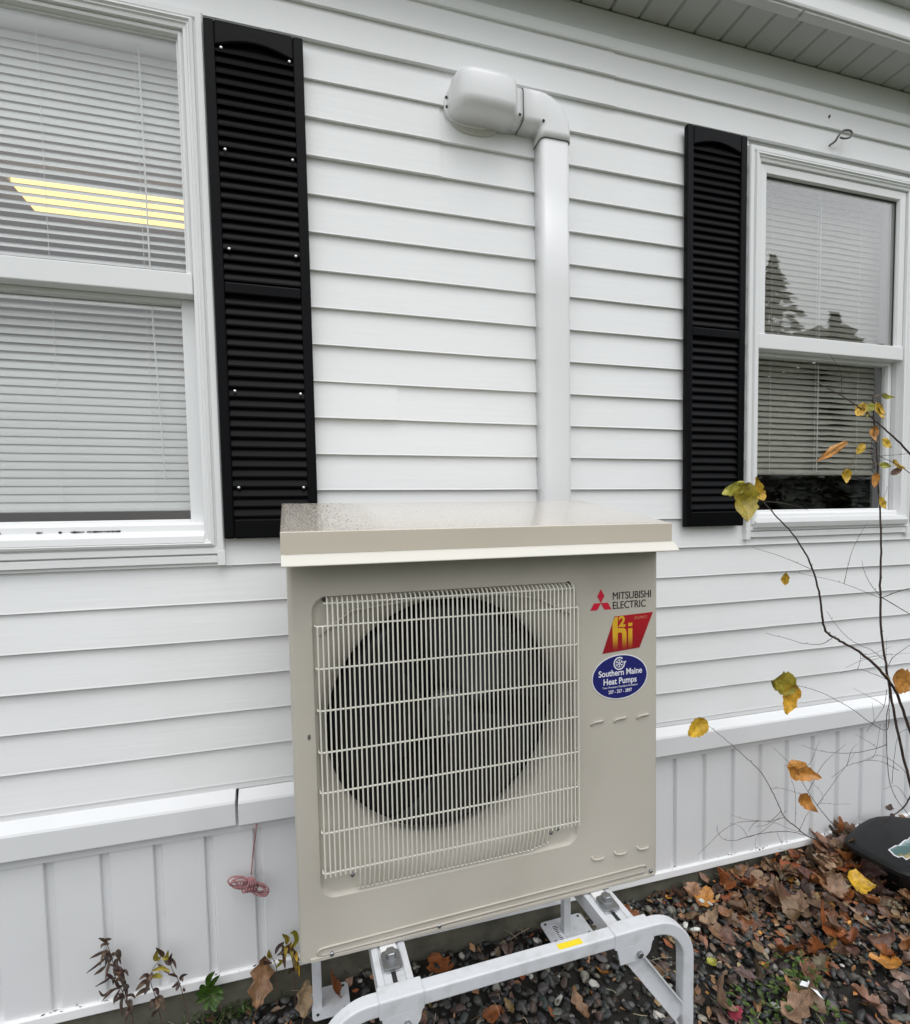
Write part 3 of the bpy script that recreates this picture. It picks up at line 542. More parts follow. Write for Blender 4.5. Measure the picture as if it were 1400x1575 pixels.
# ------------------------------------------------------------------ windows
def ringbox(mb, x0, x1, z0, z1, w, y0, y1, wb=None, wt=None):
    wb = w if wb is None else wb; wt = w if wt is None else wt
    mb.box(x0, x0 + w, y0, y1, z0, z1); mb.box(x1 - w, x1, y0, y1, z0, z1)
    mb.box(x0 + w, x1 - w, y0, y1, z1 - wt, z1); mb.box(x0 + w, x1 - w, y0, y1, z0, z0 + wb)
def picture_frame(x0, x1, z0, z1, prof):      # mitred: prof = list of (inset, y)
    b = MB(); rs = []
    for ins, y in prof: rs.append([(x0 + ins, y, z0 + ins), (x1 - ins, y, z0 + ins), (x1 - ins, y, z1 - ins), (x0 + ins, y, z1 - ins)])
    rs.append(rs[0]); b.rings(rs, False, False); return b
def window(kind):
    x0, x1, z0, z1 = WIN[kind]
    # outer casing strip with grooves
    fr = picture_frame(x0, x1, z0, z1, [(0, .004), (0, -.022), (.003, -.026), (.017, -.026), (.019, -.020), (.022, -.020), (.024, -.030), (.030, -.033), (.034, -.028), (.037, -.028), (.040, -.024), (.048, -.022), (.050, .085), (.006, .085)])
    w = part(fr, 'window', M_TRIM)
    jw = .050 if kind == 'L' else .074
    def sub(mb, name, m, **k): return mb.build(name, m, w, HB, **k)
    ix0, ix1 = x0 + .050, x1 - .050
    zr0, zr1 = (.598, .652) if kind == 'L' else (.588, .640)
    sw = .014 if kind == 'L' else .034
    # upper sash (outer plane), lower sash (inner plane)
    up_ = picture_frame(ix0, ix1, zr0, z1 - .048, [(0, .02), (0, -.012), (.006, -.016), (sw - .003, -.014), (sw, -.006), (sw, .02)])
    sub(up_, 'sash', M_TRIM)
    rail = MB().box(ix0 + .001, ix1 - .001, -.019, .019, zr0 - .001, zr1); sub(rail, 'meeting_rail', M_TRIM, bevel=.003)
    lw = .036
    lb = MB()
    ringbox(lb, ix0 + .002, ix1 - .002, .0, zr0 + .01, lw if kind == 'L' else .018, .022, .048, wb=.012, wt=.022)
    sub(lb, 'sash', M_TRIM, bevel=.002)
    g1 = MB().box(ix0 + sw - .004, ix1 - sw + .004, .002, .006, zr1 - .004, z1 - .048 - sw + .004); sub(g1, 'pane', M_GLASS if kind == 'L' else M_GLASS2)
    g2 = MB().box(ix0 + .01, ix1 - .01, .034, .038, .006, zr0 - .006); sub(g2, 'pane', M_GLASS)
    # dark gasket lines
    sg = picture_frame(ix0 + sw, ix1 - sw, zr1, z1 - .048 - sw, [(0, .0015), (0, -.001), (.004, -.001), (.004, .0015)]); sub(sg, 'gasket', M_SEAL if kind == 'R' else M_TRIM)
    if kind == 'R':
        sub(MB().box(ix1 - .022, ix1 - .012, .0485, .13, .002, zr0 - .01), 'jamb_track', M_SEAL)
    # sill: stepped bottom members
    sl = MB().extr_x([(.03, .004), (-.004, .003), (-.010, -.004), (-.012, -.020), (-.024, -.026), (-.030, -.034), (-.032, -.050), (-.028, -.058), (.03, -.058)], ix0 - .002, ix1 + .002, 1)
    sub(sl, 'sill', M_TRIM, bevel=.001)
    if kind == 'R':
        ap = MB().extr_x([(.0, -.012), (-.030, -.020), (-.040, -.034), (-.036, -.052), (.0, -.056)], x0 + .030, x1 - .030, 1); sub(ap, 'sill_nose', M_FRIEZE, bevel=.001)
    # j channel hanging under the window
    sub(MB().extr_x([(.0, z0 - .002), (-.020, z0 - .002), (-.022, z0 - .006), (-.022, z0 - .022), (.0, z0 - .024)], x0 + .018, x1 - .018, 6, wob1), 'channel', M_TRIM)
    for xa, xb in ((x0 - .001, x0 + .018), (x1 - .018, x1 + .001)):
        sub(MB().box(xa, xb, -.027, .002, z0 - .030, z0 + .01), 'corner_tab', M_TRIM, bevel=.001)
    if kind == 'L':   # black grime in the sill groove
        gm = MB()
        for (a, b_) in ((-.735, -.715), (-.640, -.628), (-.592, -.586), (-.566, -.545), (-.530, -.480), (-.476, -.462)):
            xx = a; 
            while xx < b_:
                d = random.uniform(.004, .010); h = random.uniform(.001, .003)
                gm.box(xx, xx + d, -.0135, -.0118, -.016 - h, -.016 + h * .6); xx += d * 1.0
        sub(gm, 'grime', M_DARKSCREW)
    return w
window('L'); window('R')

def blind(kind):
    if kind == 'L': x0, x1, y, zt, zb, m, lab = -.985, -.268, .080, 1.262, .040, M_BLIND, 'white mini blind hanging behind the left window with a warm ceiling light behind it'
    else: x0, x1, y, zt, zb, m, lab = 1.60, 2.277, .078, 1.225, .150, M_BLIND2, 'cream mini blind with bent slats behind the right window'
    root = tag(empty('window_blind', ((x0 + x1) / 2, y, zb)), lab, 'blind', 'mini blinds behind the windows'); BB = ((x0 + x1) / 2, y, zb)
    MB().box(x0, x1, y - .014, y + .014, zt, zt + .026).build('head_rail', m, root, BB, bevel=.002)
    MB().box(x0, x1, y - .012, y + .012, zb - .004, zb + .008).build('bottom_rail', m, root, BB, bevel=.003)
    pitch = .0215; n = int((zt - zb - .012) / pitch)
    cords = (x0 + .12, (x0 + x1) / 2 + (.02 if kind == 'L' else .0), x1 - .12)
    for i in range(n):
        z = zb + .014 + i * pitch
        if kind == 'L':
            th = R(76) if z < .34 else R(76 - (z - .34) / .2 * 24) if z < .54 else R(52 - (z - .54) * 55) if z < .65 else R(46) if z < .86 else R(46 + (z - .86) * 160) if z < 1.02 else R(71)
        else: th = R(74) if z > .60 else R(67)
        b = MB(); rs = []; seg = 28
        for s_ in range(seg + 1):
            x = x0 + (x1 - x0) * s_ / seg
            t2 = th; dz = .0
            if kind == 'R':
                # crushed slats right of centre
                d = math.exp(-((x - 2.02) / .10) ** 2)
                t2 = th - d * R(38) * (noise.noise(Vector((i * 1.7, x * 6, 0))) + .35) * (1 if z < .62 else .25)
                dz = d * .004 * noise.noise(Vector((i * .9, x * 9, 3)))
            else: dz = .0006 * noise.noise(Vector((i * 2.2, x * 5, 0)))
            hw = .0125; row = []
            for q in range(5):
                u = (q / 4 - .5) * 2; cv = .0016 * (1 - u * u)
                # outer edge (towards the glass) low
                row.append((x, y + u * hw * math.cos(t2) - cv * math.sin(t2), z + u * hw * math.sin(t2) + cv * math.cos(t2) + dz))
            rs.append(row)
        vs = [p for r in rs for p in r]; fs = [(a * 5 + c, a * 5 + c + 1, a * 5 + c + 6, a * 5 + c + 5) for a in range(seg) for c in range(4)]
        b.add(vs, fs); b.build('slat', m, root, BB, smooth=True)
    for cx in cords:
        MB().tube([(cx, y - .014, zt), (cx, y - .014, zb)], .0007, 5).build('cord', M_CORD, root, BB)
    if kind == 'L': MB().tube([(-.375, y - .022, zt), (-.372, y - .022, .55), (-.36, y - .022, .12)], .0022, 6).build('wand', M_CORD, root, BB)
    else: MB().tube([(1.655 + .29, y - .02, zt), (1.655 + .29, y - .02, .155)], .0018, 6).build('wand', M_CORD, root, BB)
blind('L'); blind('R')
# warm ceiling fixture inside
me_ = bpy.data.materials.new('warm_diffuser'); me_.use_nodes = True
b_ = me_.node_tree.nodes['Principled BSDF']; b_.inputs['Base Color'].default_value = (.8, .7, .5, 1); b_.inputs['Emission Color'].default_value = (1, .66, .21, 1); b_.inputs['Emission Strength'].default_value = 1.9
cl = tag(empty('ceiling_light', (-.68, 1.32, 1.5)), 'warm yellow ceiling light seen through the slats of the left window blind', 'ceiling light'); CB = (-.68, 1.32, 1.5)
MB().box(-1.15, -.20, 1.20, 1.44, 1.462, 1.488).build('diffuser', me_, cl, CB, bevel=.004)
MB().box(-1.17, -.18, 1.18, 1.46, 1.488, 1.505).build('housing', M_TRIM, cl, CB)
tb = tag(empty('wooden_table', (-.6, .55, -.5)), 'warm brown table edge just visible below the left window blind', 'table'); TB = (-.6, .55, -.5)
MB().box(-.50, .1, .25, .95, -.03, .075).build('tabletop', M_WOOD, tb, TB)
for a, b in ((-.58, .4), (.05, .4), (-.58, .9), (.05, .9)): MB().box(a - .02, a + .02, b - .02, b + .02, -.5, -.03).build('leg', M_WOOD, tb, TB)

# ------------------------------------------------------------------ shutters
def shutter(x0, label_):
    W_ = .245; x1 = x0 + W_; z0, z1 = -.043, 1.287; yb, yf = -.003 - .014, -.036
    fr = MB(); st = .026
    fr.box(x0, x0 + st, yf, yb, z0, z1); fr.box(x1 - st, x1, yf, yb, z0, z1)
    fr.box(x0 + st, x1 - st, yf, yb, z0, z0 + .052); fr.box(x0 + st, x1 - st, yf, yb, .603, .633)
    # arched top rail
    n = 14; vs = []
    for i in range(n + 1):
        u = i / n; x = x0 + st + (x1 - x0 - 2 * st) * u; zz = z1 - .062 + .020 * math.sin(math.pi * u)
        vs += [(x, yf, zz), (x, yf, z1), (x, yb, z1), (x, yb, zz)]
    fs = []
    for i in range(n):
        a = i * 4
        for j in range(4): fs.append((a + j, a + (j + 1) % 4, a + 4 + (j + 1) % 4, a + 4 + j))
    fs += [(3, 2, 1, 0), (n * 4, n * 4 + 1, n * 4 + 2, n * 4 + 3)]
    fr.add(vs, fs)
    sh = part(fr, 'shutter', M_SHUTTER, bevel=.004)
    sh['label'] = label_
    def sub(mb, name, m, **k): return mb.build(name, m, sh, HB, **k)
    sub(MB().box(x0 + st - .004, x1 - st + .004, yb - .004, yb, z0 + .03, z1 - .03), 'backing', M_SHUTTER)
    proto = None
    for a, b in ((z0 + .056, .600), (.637, z1 - .050)):
        k = round((b - a) / .0262); p = (b - a) / k
        for i in range(k):
            z = a + p * (i + .5)
            xa, xb = x0 + st - .002, x1 - st + .002
            if proto is None:
                proto = sub(MB().extr_x([(yb - .002, .0125), (yb - .006, .0128), (yf + .004, -.0075), (yf + .0045, -.0115), (yf + .008, -.0120), (yb - .002, .0055)], xa - x0, xb - x0, 1), 'louver', M_SHUTTER)
                # this mesh is authored at the shutter's left edge
                proto.location = (x0, 0, z); 
            else:
                c = proto.copy(); COL.objects.link(c); c.parent = sh; c.location = (x0, 0, z)
    for (zz) in (1.221, .969, .718, .350, .094):
        for xx in (x0 + .041, x1 - .036):
            s_ = MB(); rr = []
            for t_, ry in ((.0042, 0), (.0042, -.0014), (.0030, -.0028), (.001, -.0034)):
                rr.append([(xx + t_ * math.cos(j * math.pi / 4), yf + .003 + ry, zz + t_ * math.sin(j * math.pi / 4)) for j in range(8)])
            s_.rings(rr)
            if x0 < 1: sub(s_, 'screw', M_SCREW, smooth=True)
    return sh
shutter(-.204, 'black louvred shutter beside the left window, held by bright screws')
shutter(1.260, 'black louvred shutter between the duct and the right window')
shutter(2.336, 'black louvred shutter at the far right edge')

# ------------------------------------------------------------------ line set duct on the wall
DB = (.77, 0, .04)
duct = tag(empty('pipe_duct', DB), 'white plastic pipe duct running down the wall from its bulbous inlet cap', 'duct')
def dprof(w, d, y0=0.0, r=.014, n=4):      # open-backed box profile in (a, y): half width w, depth d
    pts = [(-w, y0), (-w + .001, -d + r)]
    pts = [(-w, y0)]
    for i in range(n + 1):
        a = R(180 + 90 * i / n); pts.append((-w + r + r * math.cos(a), -d + r + r * math.sin(a)))
    for i in range(n + 1):
        a = R(270 + 90 * i / n); pts.append((w - r + r * math.cos(a), -d + r + r * math.sin(a)))
    pts.append((w, y0)); return pts
xc, hw, dd = .768, .0475, .066
b = MB(); pr = dprof(hw, dd, -.004, .016)
b.rings([[(xc + a, y, z) for a, y in pr] for z in (-.72, -.2, .3, .7, 1.142)]); b.build('channel', M_DUCT, duct, DB, smooth=False, bevel=0).data.shade_smooth()
# elbow: sleeve, then quarter turn to the left
pr = dprof(hw + .0035, dd + .0035, -.004, .018); zc = 1.142
rs = [[(xc + a, y, zc - .010) for a, y in pr], [(xc + a, y, zc + .012) for a, y in pr]]
rad = .055; cx_, cz_ = xc - rad, zc + .018
for i in range(0, 9):
    t = R(90 * i / 8)
    rs.append([(cx_ + (rad + a) * math.cos(t), y, cz_ + (rad + a) * math.sin(t)) for a, y in pr])
rs.append([(.664, y, cz_ + rad + a) for a, y in pr])
b = MB(); b.rings(rs); o = b.build('elbow', M_DUCT, duct, DB); o.data.shade_smooth()
dk = dprof(hw + .0022, dd + .0022, -.004, .017)
MB().rings([[(xc + a, y, zc - .0116) for a, y in dk], [(xc + a, y, zc - .0100) for a, y in dk]]).build('seam_gap', M_GAP, duct, DB)
# inlet cap
zc2 = cz_ + rad
def capring(x, hh, d, r, dz=0):
    pr = dprof(hh, d, -.006, r); return [(x, y, zc2 + dz + a) for a, y in pr]
x9 = .6625
rs = [capring(x9, hw + .001, dd + .001, .018), capring(x9 - .016, hw + .002, dd + .002, .020), capring(x9 - .024, .050, .074, .022), capring(x9 - .034, .0535, .096, .030), capring(x9 - .042, .0545, .103, .026),
      capring(x9 - .100, .0550, .106, .027), capring(x9 - .160, .0550, .106, .027), capring(x9 - .186, .0535, .101, .027), capring(x9 - .202, .049, .088, .027), capring(x9 - .213, .040, .066, .030), capring(x9 - .219, .022, .036, .018)]
dk = dprof(hw + .0026, dd + .0026, -.004, .018)
MB().rings([[(.6605 + q_, y, zc2 + a) for a, y in dk] for q_ in (.0005, .0022)]).build('seam_gap', M_GAP, duct, DB)
b = MB(); b.rings(rs); o = b.build('inlet_cap', M_DUCT, duct, DB); o.data.shade_smooth()
# wall flange and caulk
def disc(cx, cz, rx, rz, y0, y1, n=40, pw=2.6):
    def rg(y, k): return [(cx + (rx - k) * abs(math.cos(t)) ** (2 / pw) * math.copysign(1, math.cos(t)), y, cz + (rz - k) * abs(math.sin(t)) ** (2 / pw) * math.copysign(1, math.sin(t))) for t in [2 * math.pi * j / n for j in range(n)]]
    return MB().rings([rg(y0, 0), rg(y1 + .003, 0), rg(y1, .003)])
disc(.516, zc2 - .006, .082, .056, -.001, -.020).build('wall_flange', M_DUCT, duct, DB).data.shade_smooth()
disc(.528, zc2 - .016, .080, .062, -.001, -.0158).build('caulk_bead', M_CAULK, duct, DB).data.shade_smooth()
for (a, zz, yy) in ((.4405, zc2 + .008, -.0205), (.4415, zc2 - .018, -.0205), (x9 - .012, zc2 - .034, -dd - .001), (cx_ + .012, zc2 - .040, -dd - .004)):
    s_ = MB(); rr = [[(a + t_ * math.cos(j * math.pi / 4), yy + ry, zz + t_ * math.sin(j * math.pi / 4)) for j in range(8)] for t_, ry in ((.0042, .002), (.0042, -.001), (.003, -.002))]
    s_.rings(rr).build('screw', M_DARKSCREW, duct, DB)

# ------------------------------------------------------------------ heat pump
HP = (.385, -.335, -.886); YAW = R(1.3)
hp = tag(empty('heat_pump', HP, YAW), 'beige outdoor heat pump unit with a wire fan grille and stickers, on a white stand', 'heat pump')
def hpart(mb, name, m, **k): return mb.build(name, m, hp, HP, **k)
X0, X1, YF, YBK, ZB, ZT = -.038, .809, -.500, -.172, -.884, -.040
FC = (.300, -.444); FRD = .270
RC = ((.006 + .589) / 2, (-.147 - .762) / 2, (.589 - .006) / 2, (.762 - .147) / 2)   # recess centre and half sizes
body = MB()
# side, back, top, bottom shell: rounded-corner column, front left open for the panel
def col_ring(z, r=.010):
    pts = []
    for (cx, cy, a0) in ((X1 - r, YF + r, -90), (X1 - r, YBK - r, 0), (X0 + r, YBK - r, 90), (X0 + r, YF + r, 180)):
        for i in range(5):
            a = R(a0 + 90 * i / 4); pts.append((cx + r * math.cos(a), cy + r * math.sin(a), z))
    return pts
rg0 = col_ring(ZB); rg1 = col_ring(ZT); k = len(rg0)
vs = rg0 + rg1; fs = []
for j in range(k):
    if j == k - 1: continue          # gap = flat front, closed by the front panel
    fs.append((j, (j + 1) % k, (j + 1) % k + k, j + k))
fs.append(tuple(range(k, 2 * k))); fs.append(tuple(range(k)))
body.add(vs, fs)
ob = hpart(body, 'casing', M_BODY); ob.data.shade_smooth()
mdf = ob.modifiers.new('es', 'EDGE_SPLIT'); mdf.split_angle = R(40)
# front panel: flat plate with rounded recess that flares in to the fan orifice
r = .010; nA = 16
def fan_ring(y, rad, n): return [(FC[0] + rad * math.cos(a), y, FC[1] + rad * math.sin(a)) for a in n]
outer = []; 
def rr_point(a, hw_, hh_, r_):
    # ray from the centre to a rounded rectangle, by bisection on its signed distance
    dx, dz = math.cos(a), math.sin(a); lo, hi = 0, 2
    for _ in range(40):
        m_ = (lo + hi) / 2; qx, qz = abs(dx * m_) - hw_ + r_, abs(dz * m_) - hh_ + r_
        sdist = math.hypot(max(qx, 0), max(qz, 0)) + min(max(qx, qz), 0) - r_
        if sdist < 0: lo = m_
        else: hi = m_
    return (RC[0] + dx * lo, YF, RC[1] + dz * lo)
fx0, fx1 = X0 + r, X1 - r
_cang = [math.atan2(zz_ - RC[1], xx_ - RC[0]) for xx_ in (fx0, fx1) for zz_ in (ZT, ZB)]
_ca2 = [math.atan2(sz_ * (RC[3] - k_), sx_ * (RC[2] - l_)) for sx_ in (-1, 1) for sz_ in (-1, 1) for k_, l_ in ((.03, 0), (0, .03), (.009, .009), (.02, .0025), (.0025, .02))]
angs = sorted([2 * math.pi * j / 96 - math.pi for j in range(96)] + _cang + _ca2)
rrect = [rr_point(a, RC[2], RC[3], .030) for a in angs]
N = len(rrect)
fx0, fx1 = X0 + r, X1 - r
def to_outer(p):
    # project outwards from recess centre on to the panel's rectangle
    dx, dz = p[0] - RC[0], p[2] - RC[1]; t = 1e9
    if dx > 1e-9: t = min(t, (fx1 - RC[0]) / dx)
    if dx < -1e-9: t = min(t, (fx0 - RC[0]) / dx)
    if dz > 1e-9: t = min(t, (ZT - RC[1]) / dz)
    if dz < -1e-9: t = min(t, (ZB - RC[1]) / dz)
    return (RC[0] + dx * t, YF, RC[1] + dz * t)
outer = [to_outer(p) for p in rrect]
pan = MB()
# exact corners: insert the four corners as extra fans
pan.add(outer + rrect, [(j, (j + 1) % N, (j + 1) % N + N, j + N) for j in range(N)])
cor = [(fx1, YF, ZT), (fx0, YF, ZT), (fx0, YF, ZB), (fx1, YF, ZB)]
for c in cor:
    best = None
    for j in range(N):
        a, b2 = outer[j], outer[(j + 1) % N]
        on = lambda p, q: abs(p[0] - q[0]) < 1e-6 or abs(p[2] - q[2]) < 1e-6
        if abs(a[0] - b2[0]) > 1e-6 and abs(a[2] - b2[2]) > 1e-6 and on(a, c) and on(b2, c): best = (a, c, b2)
    if best: pan.add(list(best), [(0, 1, 2)])
hpart(pan, 'front_panel', M_BODY)
def blend(t, y, rad):
    out = []
    for p, a in zip(rrect, angs):
        q = (FC[0] + rad * math.cos(a), y, FC[1] + rad * math.sin(a))
        out.append((p[0] + (q[0] - p[0]) * t, y, p[2] + (q[2] - p[2]) * t))
    return out
fl = MB()
ins = lambda d, y: [(RC[0] + (p[0] - RC[0]) * (1 - d / RC[2]), y, RC[1] + (p[2] - RC[1]) * (1 - d / RC[3])) for p in rrect]
fl.rings([rrect, ins(.0008, YF + .0006), ins(.0015, YF + .0012), ins(.0035, YF + .006), ins(.010, YF + .0068), blend(.35, YF + .009, FRD + .012), blend(.58, YF + .014, FRD + .014), blend(.76, YF + .022, FRD + .014), blend(.88, YF + .032, FRD + .011), blend(.96, YF + .043, FRD + .006), blend(1, YF + .056, FRD + .001), blend(1, YF + .075, FRD), blend(1, YF + .13, FRD + .01)], False, False)
o = hpart(fl, 'fan_shroud', M_BODY); o.data.shade_smooth()
# moulded ridge across the upper corners of the recess
rd = MB().tube([(.020, YF + .005, -.225), (.085, YF + .006, -.180), (.22, YF + .009, -.166), (.40, YF + .009, -.166), (.50, YF + .006, -.182), (.575, YF + .005, -.222)], .0030, 8); hpart(rd, 'moulded_ridge', M_BODY, smooth=True)
# black disc paints in the darkness behind the blades, plus the fan
hpart(MB().add(fan_ring(YF + .14, FRD + .03, [2 * math.pi * j / 40 for j in range(40)]), [tuple(range(40))]), 'dark_liner', M_BLACK)
fan = hpart(MB().rings([[(FC[0] + rr_ * math.cos(2 * math.pi * j / 32), y, FC[1] + rr_ * math.sin(2 * math.pi * j / 32)) for j in range(32)] for rr_, y in ((.055, YF + .12), (.060, YF + .075), (.052, YF + .066), (.030, YF + .062), (.012, YF + .060))]), 'fan', M_HUB, smooth=True)
def fsub(mb, name, m, **k): return mb.build(name, m, fan, HP, **k)
for q in range(3):
    bl = MB(); g = []; nr, nt = 8, 9
    for i in range(nr + 1):
        rr_ = .05 + (FRD - .062) * i / nr; row = []
        for j in range(nt + 1):
            a = R(120 * q + 20) + R(92 + 14 * i / nr) * (j / nt) - R(22) * (i / nr) ** 1.5
            row.append((FC[0] + rr_ * math.cos(a), YF + .055 + .055 * (j / nt) + .012 * (i / nr), FC[1] + rr_ * math.sin(a)))
        g.append(row)
    vs = [p for r_ in g for p in r_]; fs = [(i * (nt + 1) + j, i * (nt + 1) + j + 1, (i + 1) * (nt + 1) + j + 1, (i + 1) * (nt + 1) + j) for i in range(nr) for j in range(nt)]
    bl.add(vs, fs); o = fsub(bl, 'blade', M_FAN, smooth=True); sm = o.modifiers.new('solid', 'SOLIDIFY'); sm.thickness = .003
fsub(MB().rings([[(FC[0] - .004 + .007 * math.cos(2 * math.pi * j / 10), y, FC[1] + .007 * math.sin(2 * math.pi * j / 10)) for j in range(10)] for y in (YF + .064, YF + .054)]), 'shaft_nut', M_STEEL)
# wire grille
YW = YF - .016
gr = MB(); zrow = [-.160, -.204, -.288, -.371, -.4545, -.536, -.6175, -.700]
for i, z in enumerate(zrow):
    xa, xb = (.030, .575) if i == 0 else (.016, .581)
    pts = [(xa - .004, YF + .004, z), (xa - .004, YW + .006, z), (xa, YW + .0025, z), (xa + .005, YW + .0022, z), (xb - .005, YW + .0022, z), (xb, YW + .0025, z), (xb + .004, YW + .006, z), (xb + .004, YF + .004, z)]
    if i == 0:
        pts = [(xa - .002, YW + .0022, z), (xb, YW + .0022, z)]
    gr.tube(pts, .0020, 8)
gr.tube([(.080, YF - .001, -.752), (.470, YF - .001, -.752), (.512, YF - .001, -.742)], .0015, 8)
grille = hpart(gr, 'grille', M_WIRE, smooth=True)
xw = .0145; n = 59
for i in range(n):
    x = .016 + (.583 - .016) * i / (n - 1)
    if x < .028: zt_, zb_ = -.206, -.708
    elif x > .576: zt_, zb_ = -.206, -.708
    else:
        zt_ = -.150; zb_ = -.708 if (x < .078 or x > .512) else (-.752 if x < .47 else -.752 + .010 * (x - .47) / .042)
    pts = []
    if zt_ > -.2: pts += [(x, YF + .004, -.150), (x, YF - .006, -.151), (x, YW + .004, -.155), (x, YW, -.160)]
    else: pts += [(x, YW, zt_ + .002)]
    jx = random.uniform(-.0003, .0003)
    if zt_ < -.2: pts += [(x, YW, zt_ - .001)]
    pts += [(x + jx, YW, -.30), (x - jx, YW, -.50)]
    if zb_ < -.72: pts += [(x, YW, -.700), (x, YW + .002, -.712), (x, YF - .003, zb_ + .006), (x, YF - .001, zb_)]
    else: pts += [(x, YW, zb_ + .002), (x, YW, zb_)]
    MB().tube(pts, .00180, 6).build('wire', M_WIRE, grille, HP, smooth=True)
for (x, z) in ((.031, -.153), (.567, -.150), (.070, -.722), (.519, -.722), (.535, -.716)):
    hpart(MB().rings([[(x + t_ * math.cos(j * math.pi / 5), y, z + t_ * math.sin(j * math.pi / 5)) for j in range(10)] for t_, y in ((.0045, YF + .001), (.0045, YF - .002), (.003, YF - .0035))]), 'screw', M_DARKSCREW if z > -.2 else M_STEEL)
# embossed marks: dashes and base ribs
for zz, s_ in ((-.480, 1), (-.808, -1)):
    for i, xx in enumerate((.641, .703, .766)):
        hpart(MB().tube([(xx - .016, YF + .0005, zz - .007 * s_), (xx - .0145, YF - .0015, zz - .002 * s_), (xx - .010, YF - .0025, zz + .001 * s_), (xx, YF - .0030, zz + .002 * s_), (xx + .012, YF - .0025, zz + .002 * s_), (xx + .017, YF + .0005, zz + .001 * s_)], .0026, 6), 'embossed_mark', M_BODY, smooth=True)
hpart(MB().tube([(.006, YF + .0005, -.876), (-.003, YF - .0005, -.873), (-.004, YF - .001, -.868), (.000, YF - .0012, -.863), (.008, YF - .0015, -.861), (.20, YF - .0018, -.858), (.76, YF - .0018, -.852), (.772, YF - .0012, -.854), (.776, YF + .0005, -.860)], .0022, 6), 'base_rib', M_BODY, smooth=True)
hpart(MB().tube([(.004, YF - .001, -.876), (.20, YF - .0018, -.873), (.77, YF - .0018, -.868)], .0024, 6), 'base_rib', M_BODY, smooth=True)
hpart(MB().box(X0 + .02, X1 - .01, YF - .003, YF + .01, ZB - .002, ZB + .006), 'base_lip', M_BODY, bevel=.001)
for x in (.024, .250, .788):
    hpart(MB().rings([[(x + t_ * math.cos(j * math.pi / 5), y, -.877 + .006 * (x / .8) + t_ * math.sin(j * math.pi / 5)) for j in range(10)] for t_, y in ((.0045, YF), (.0045, YF - .004), (.003, YF - .0055))]), 'screw', M_STEEL)
hpart(MB().rings([[(-.006 + t_ * math.cos(j * math.pi / 5), y, -.424 + 2 * t_ * math.sin(j * math.pi / 5)) for j in range(10)] for t_, y in ((.003, YF), (.0025, YF - .002))]), 'side_clip', M_STEEL)
# snow lid
lid = MB()
yf, yb, zf, zb_ = -.548, -.158, -.018, .046; lx0, lx1 = -.044, .807
def lring(dx, zft, zbk, dyf): return [(lx0 - dx, yf - dyf, zft), (lx1 + dx, yf - dyf, zft), (lx1 + dx, yb, zbk), (lx0 - dx, yb, zbk)]
lid.rings([lring(.002, -.060, -.060, 0), lring(.002, zf - .001, zb_ - .001, 0), lring(0, zf, zb_, -.002)], cap0=False, cap1=True)
lido = hpart(lid, 'lid', M_LID, bevel=.0025)
def lsub(mb, name, m, **k): return mb.build(name, m, lido, HP, **k)
lip = MB()
pl = [(-.060, 0), (-.0625, -.001), (-.080, -.018), (-.0825, -.0175), (-.064, .003), (-.062, .004)]
vs = []; 
lip.rings([[(x, yf + dy, z) for z, dy in pl] for x in (lx0 + .004 - .006, lx0 + .004, lx1 - .0, lx1 + .008)])
lsub(lip, 'drip_lip', M_LIP_LIT, bevel=.001)
sl = MB().rings([[(lx1 + dx, y, z) for z, dx in ((-.060, .0), (-.082, .008), (-.083, .007), (-.062, -.002))] for y in (yf + .002, yb)]); lsub(sl, 'drip_lip', M_LIP_LIT)
sl = MB().rings([[(lx0 - dx, y, z) for z, dx in ((-.060, .0), (-.070, .003), (-.071, .002), (-.062, -.002))] for y in (yf + .02, yb)]); lsub(sl, 'drip_lip', M_LIP_LIT)
M_WATER = bpy.data.materials.new('rain_water'); M_WATER.use_nodes = True
_b = M_WATER.node_tree.nodes['Principled BSDF']; _b.inputs['Base Color'].default_value = (.95, .95, .95, 1); _b.inputs['Roughness'].default_value = .03; _b.inputs['IOR'].default_value = 1.33; _b.inputs['Transmission Weight'].default_value = 1
wd = MB(); rnd_ = random.Random(8)
for i in range(900):
    x = lx0 + .006 + abs(rnd_.gauss(0, .052)) if i < 820 else rnd_.uniform(lx0 + .01, lx1 - .01)
    if x > lx1 - .01: continue
    v_ = rnd_.uniform(.02, .98); y = yf + (yb - yf) * v_; z = zf + (zb_ - zf) * v_; rr_ = rnd_.uniform(.0006, .0021) if i < 760 else rnd_.uniform(.0005, .0012); sy_ = rnd_.uniform(.8, 1.4)
    wd.rings([[(x + rr_ * k_ * math.cos(j * math.pi / 4), y + rr_ * k_ * sy_ * math.sin(j * math.pi / 4), z + h_ * rr_ + .0001) for j in range(8)] for k_, h_ in ((1, 0), (.88, .28), (.5, .5), (.12, .58))])
tag(lsub(wd, 'rain_drops', M_WATER, smooth=True), kind='stuff')
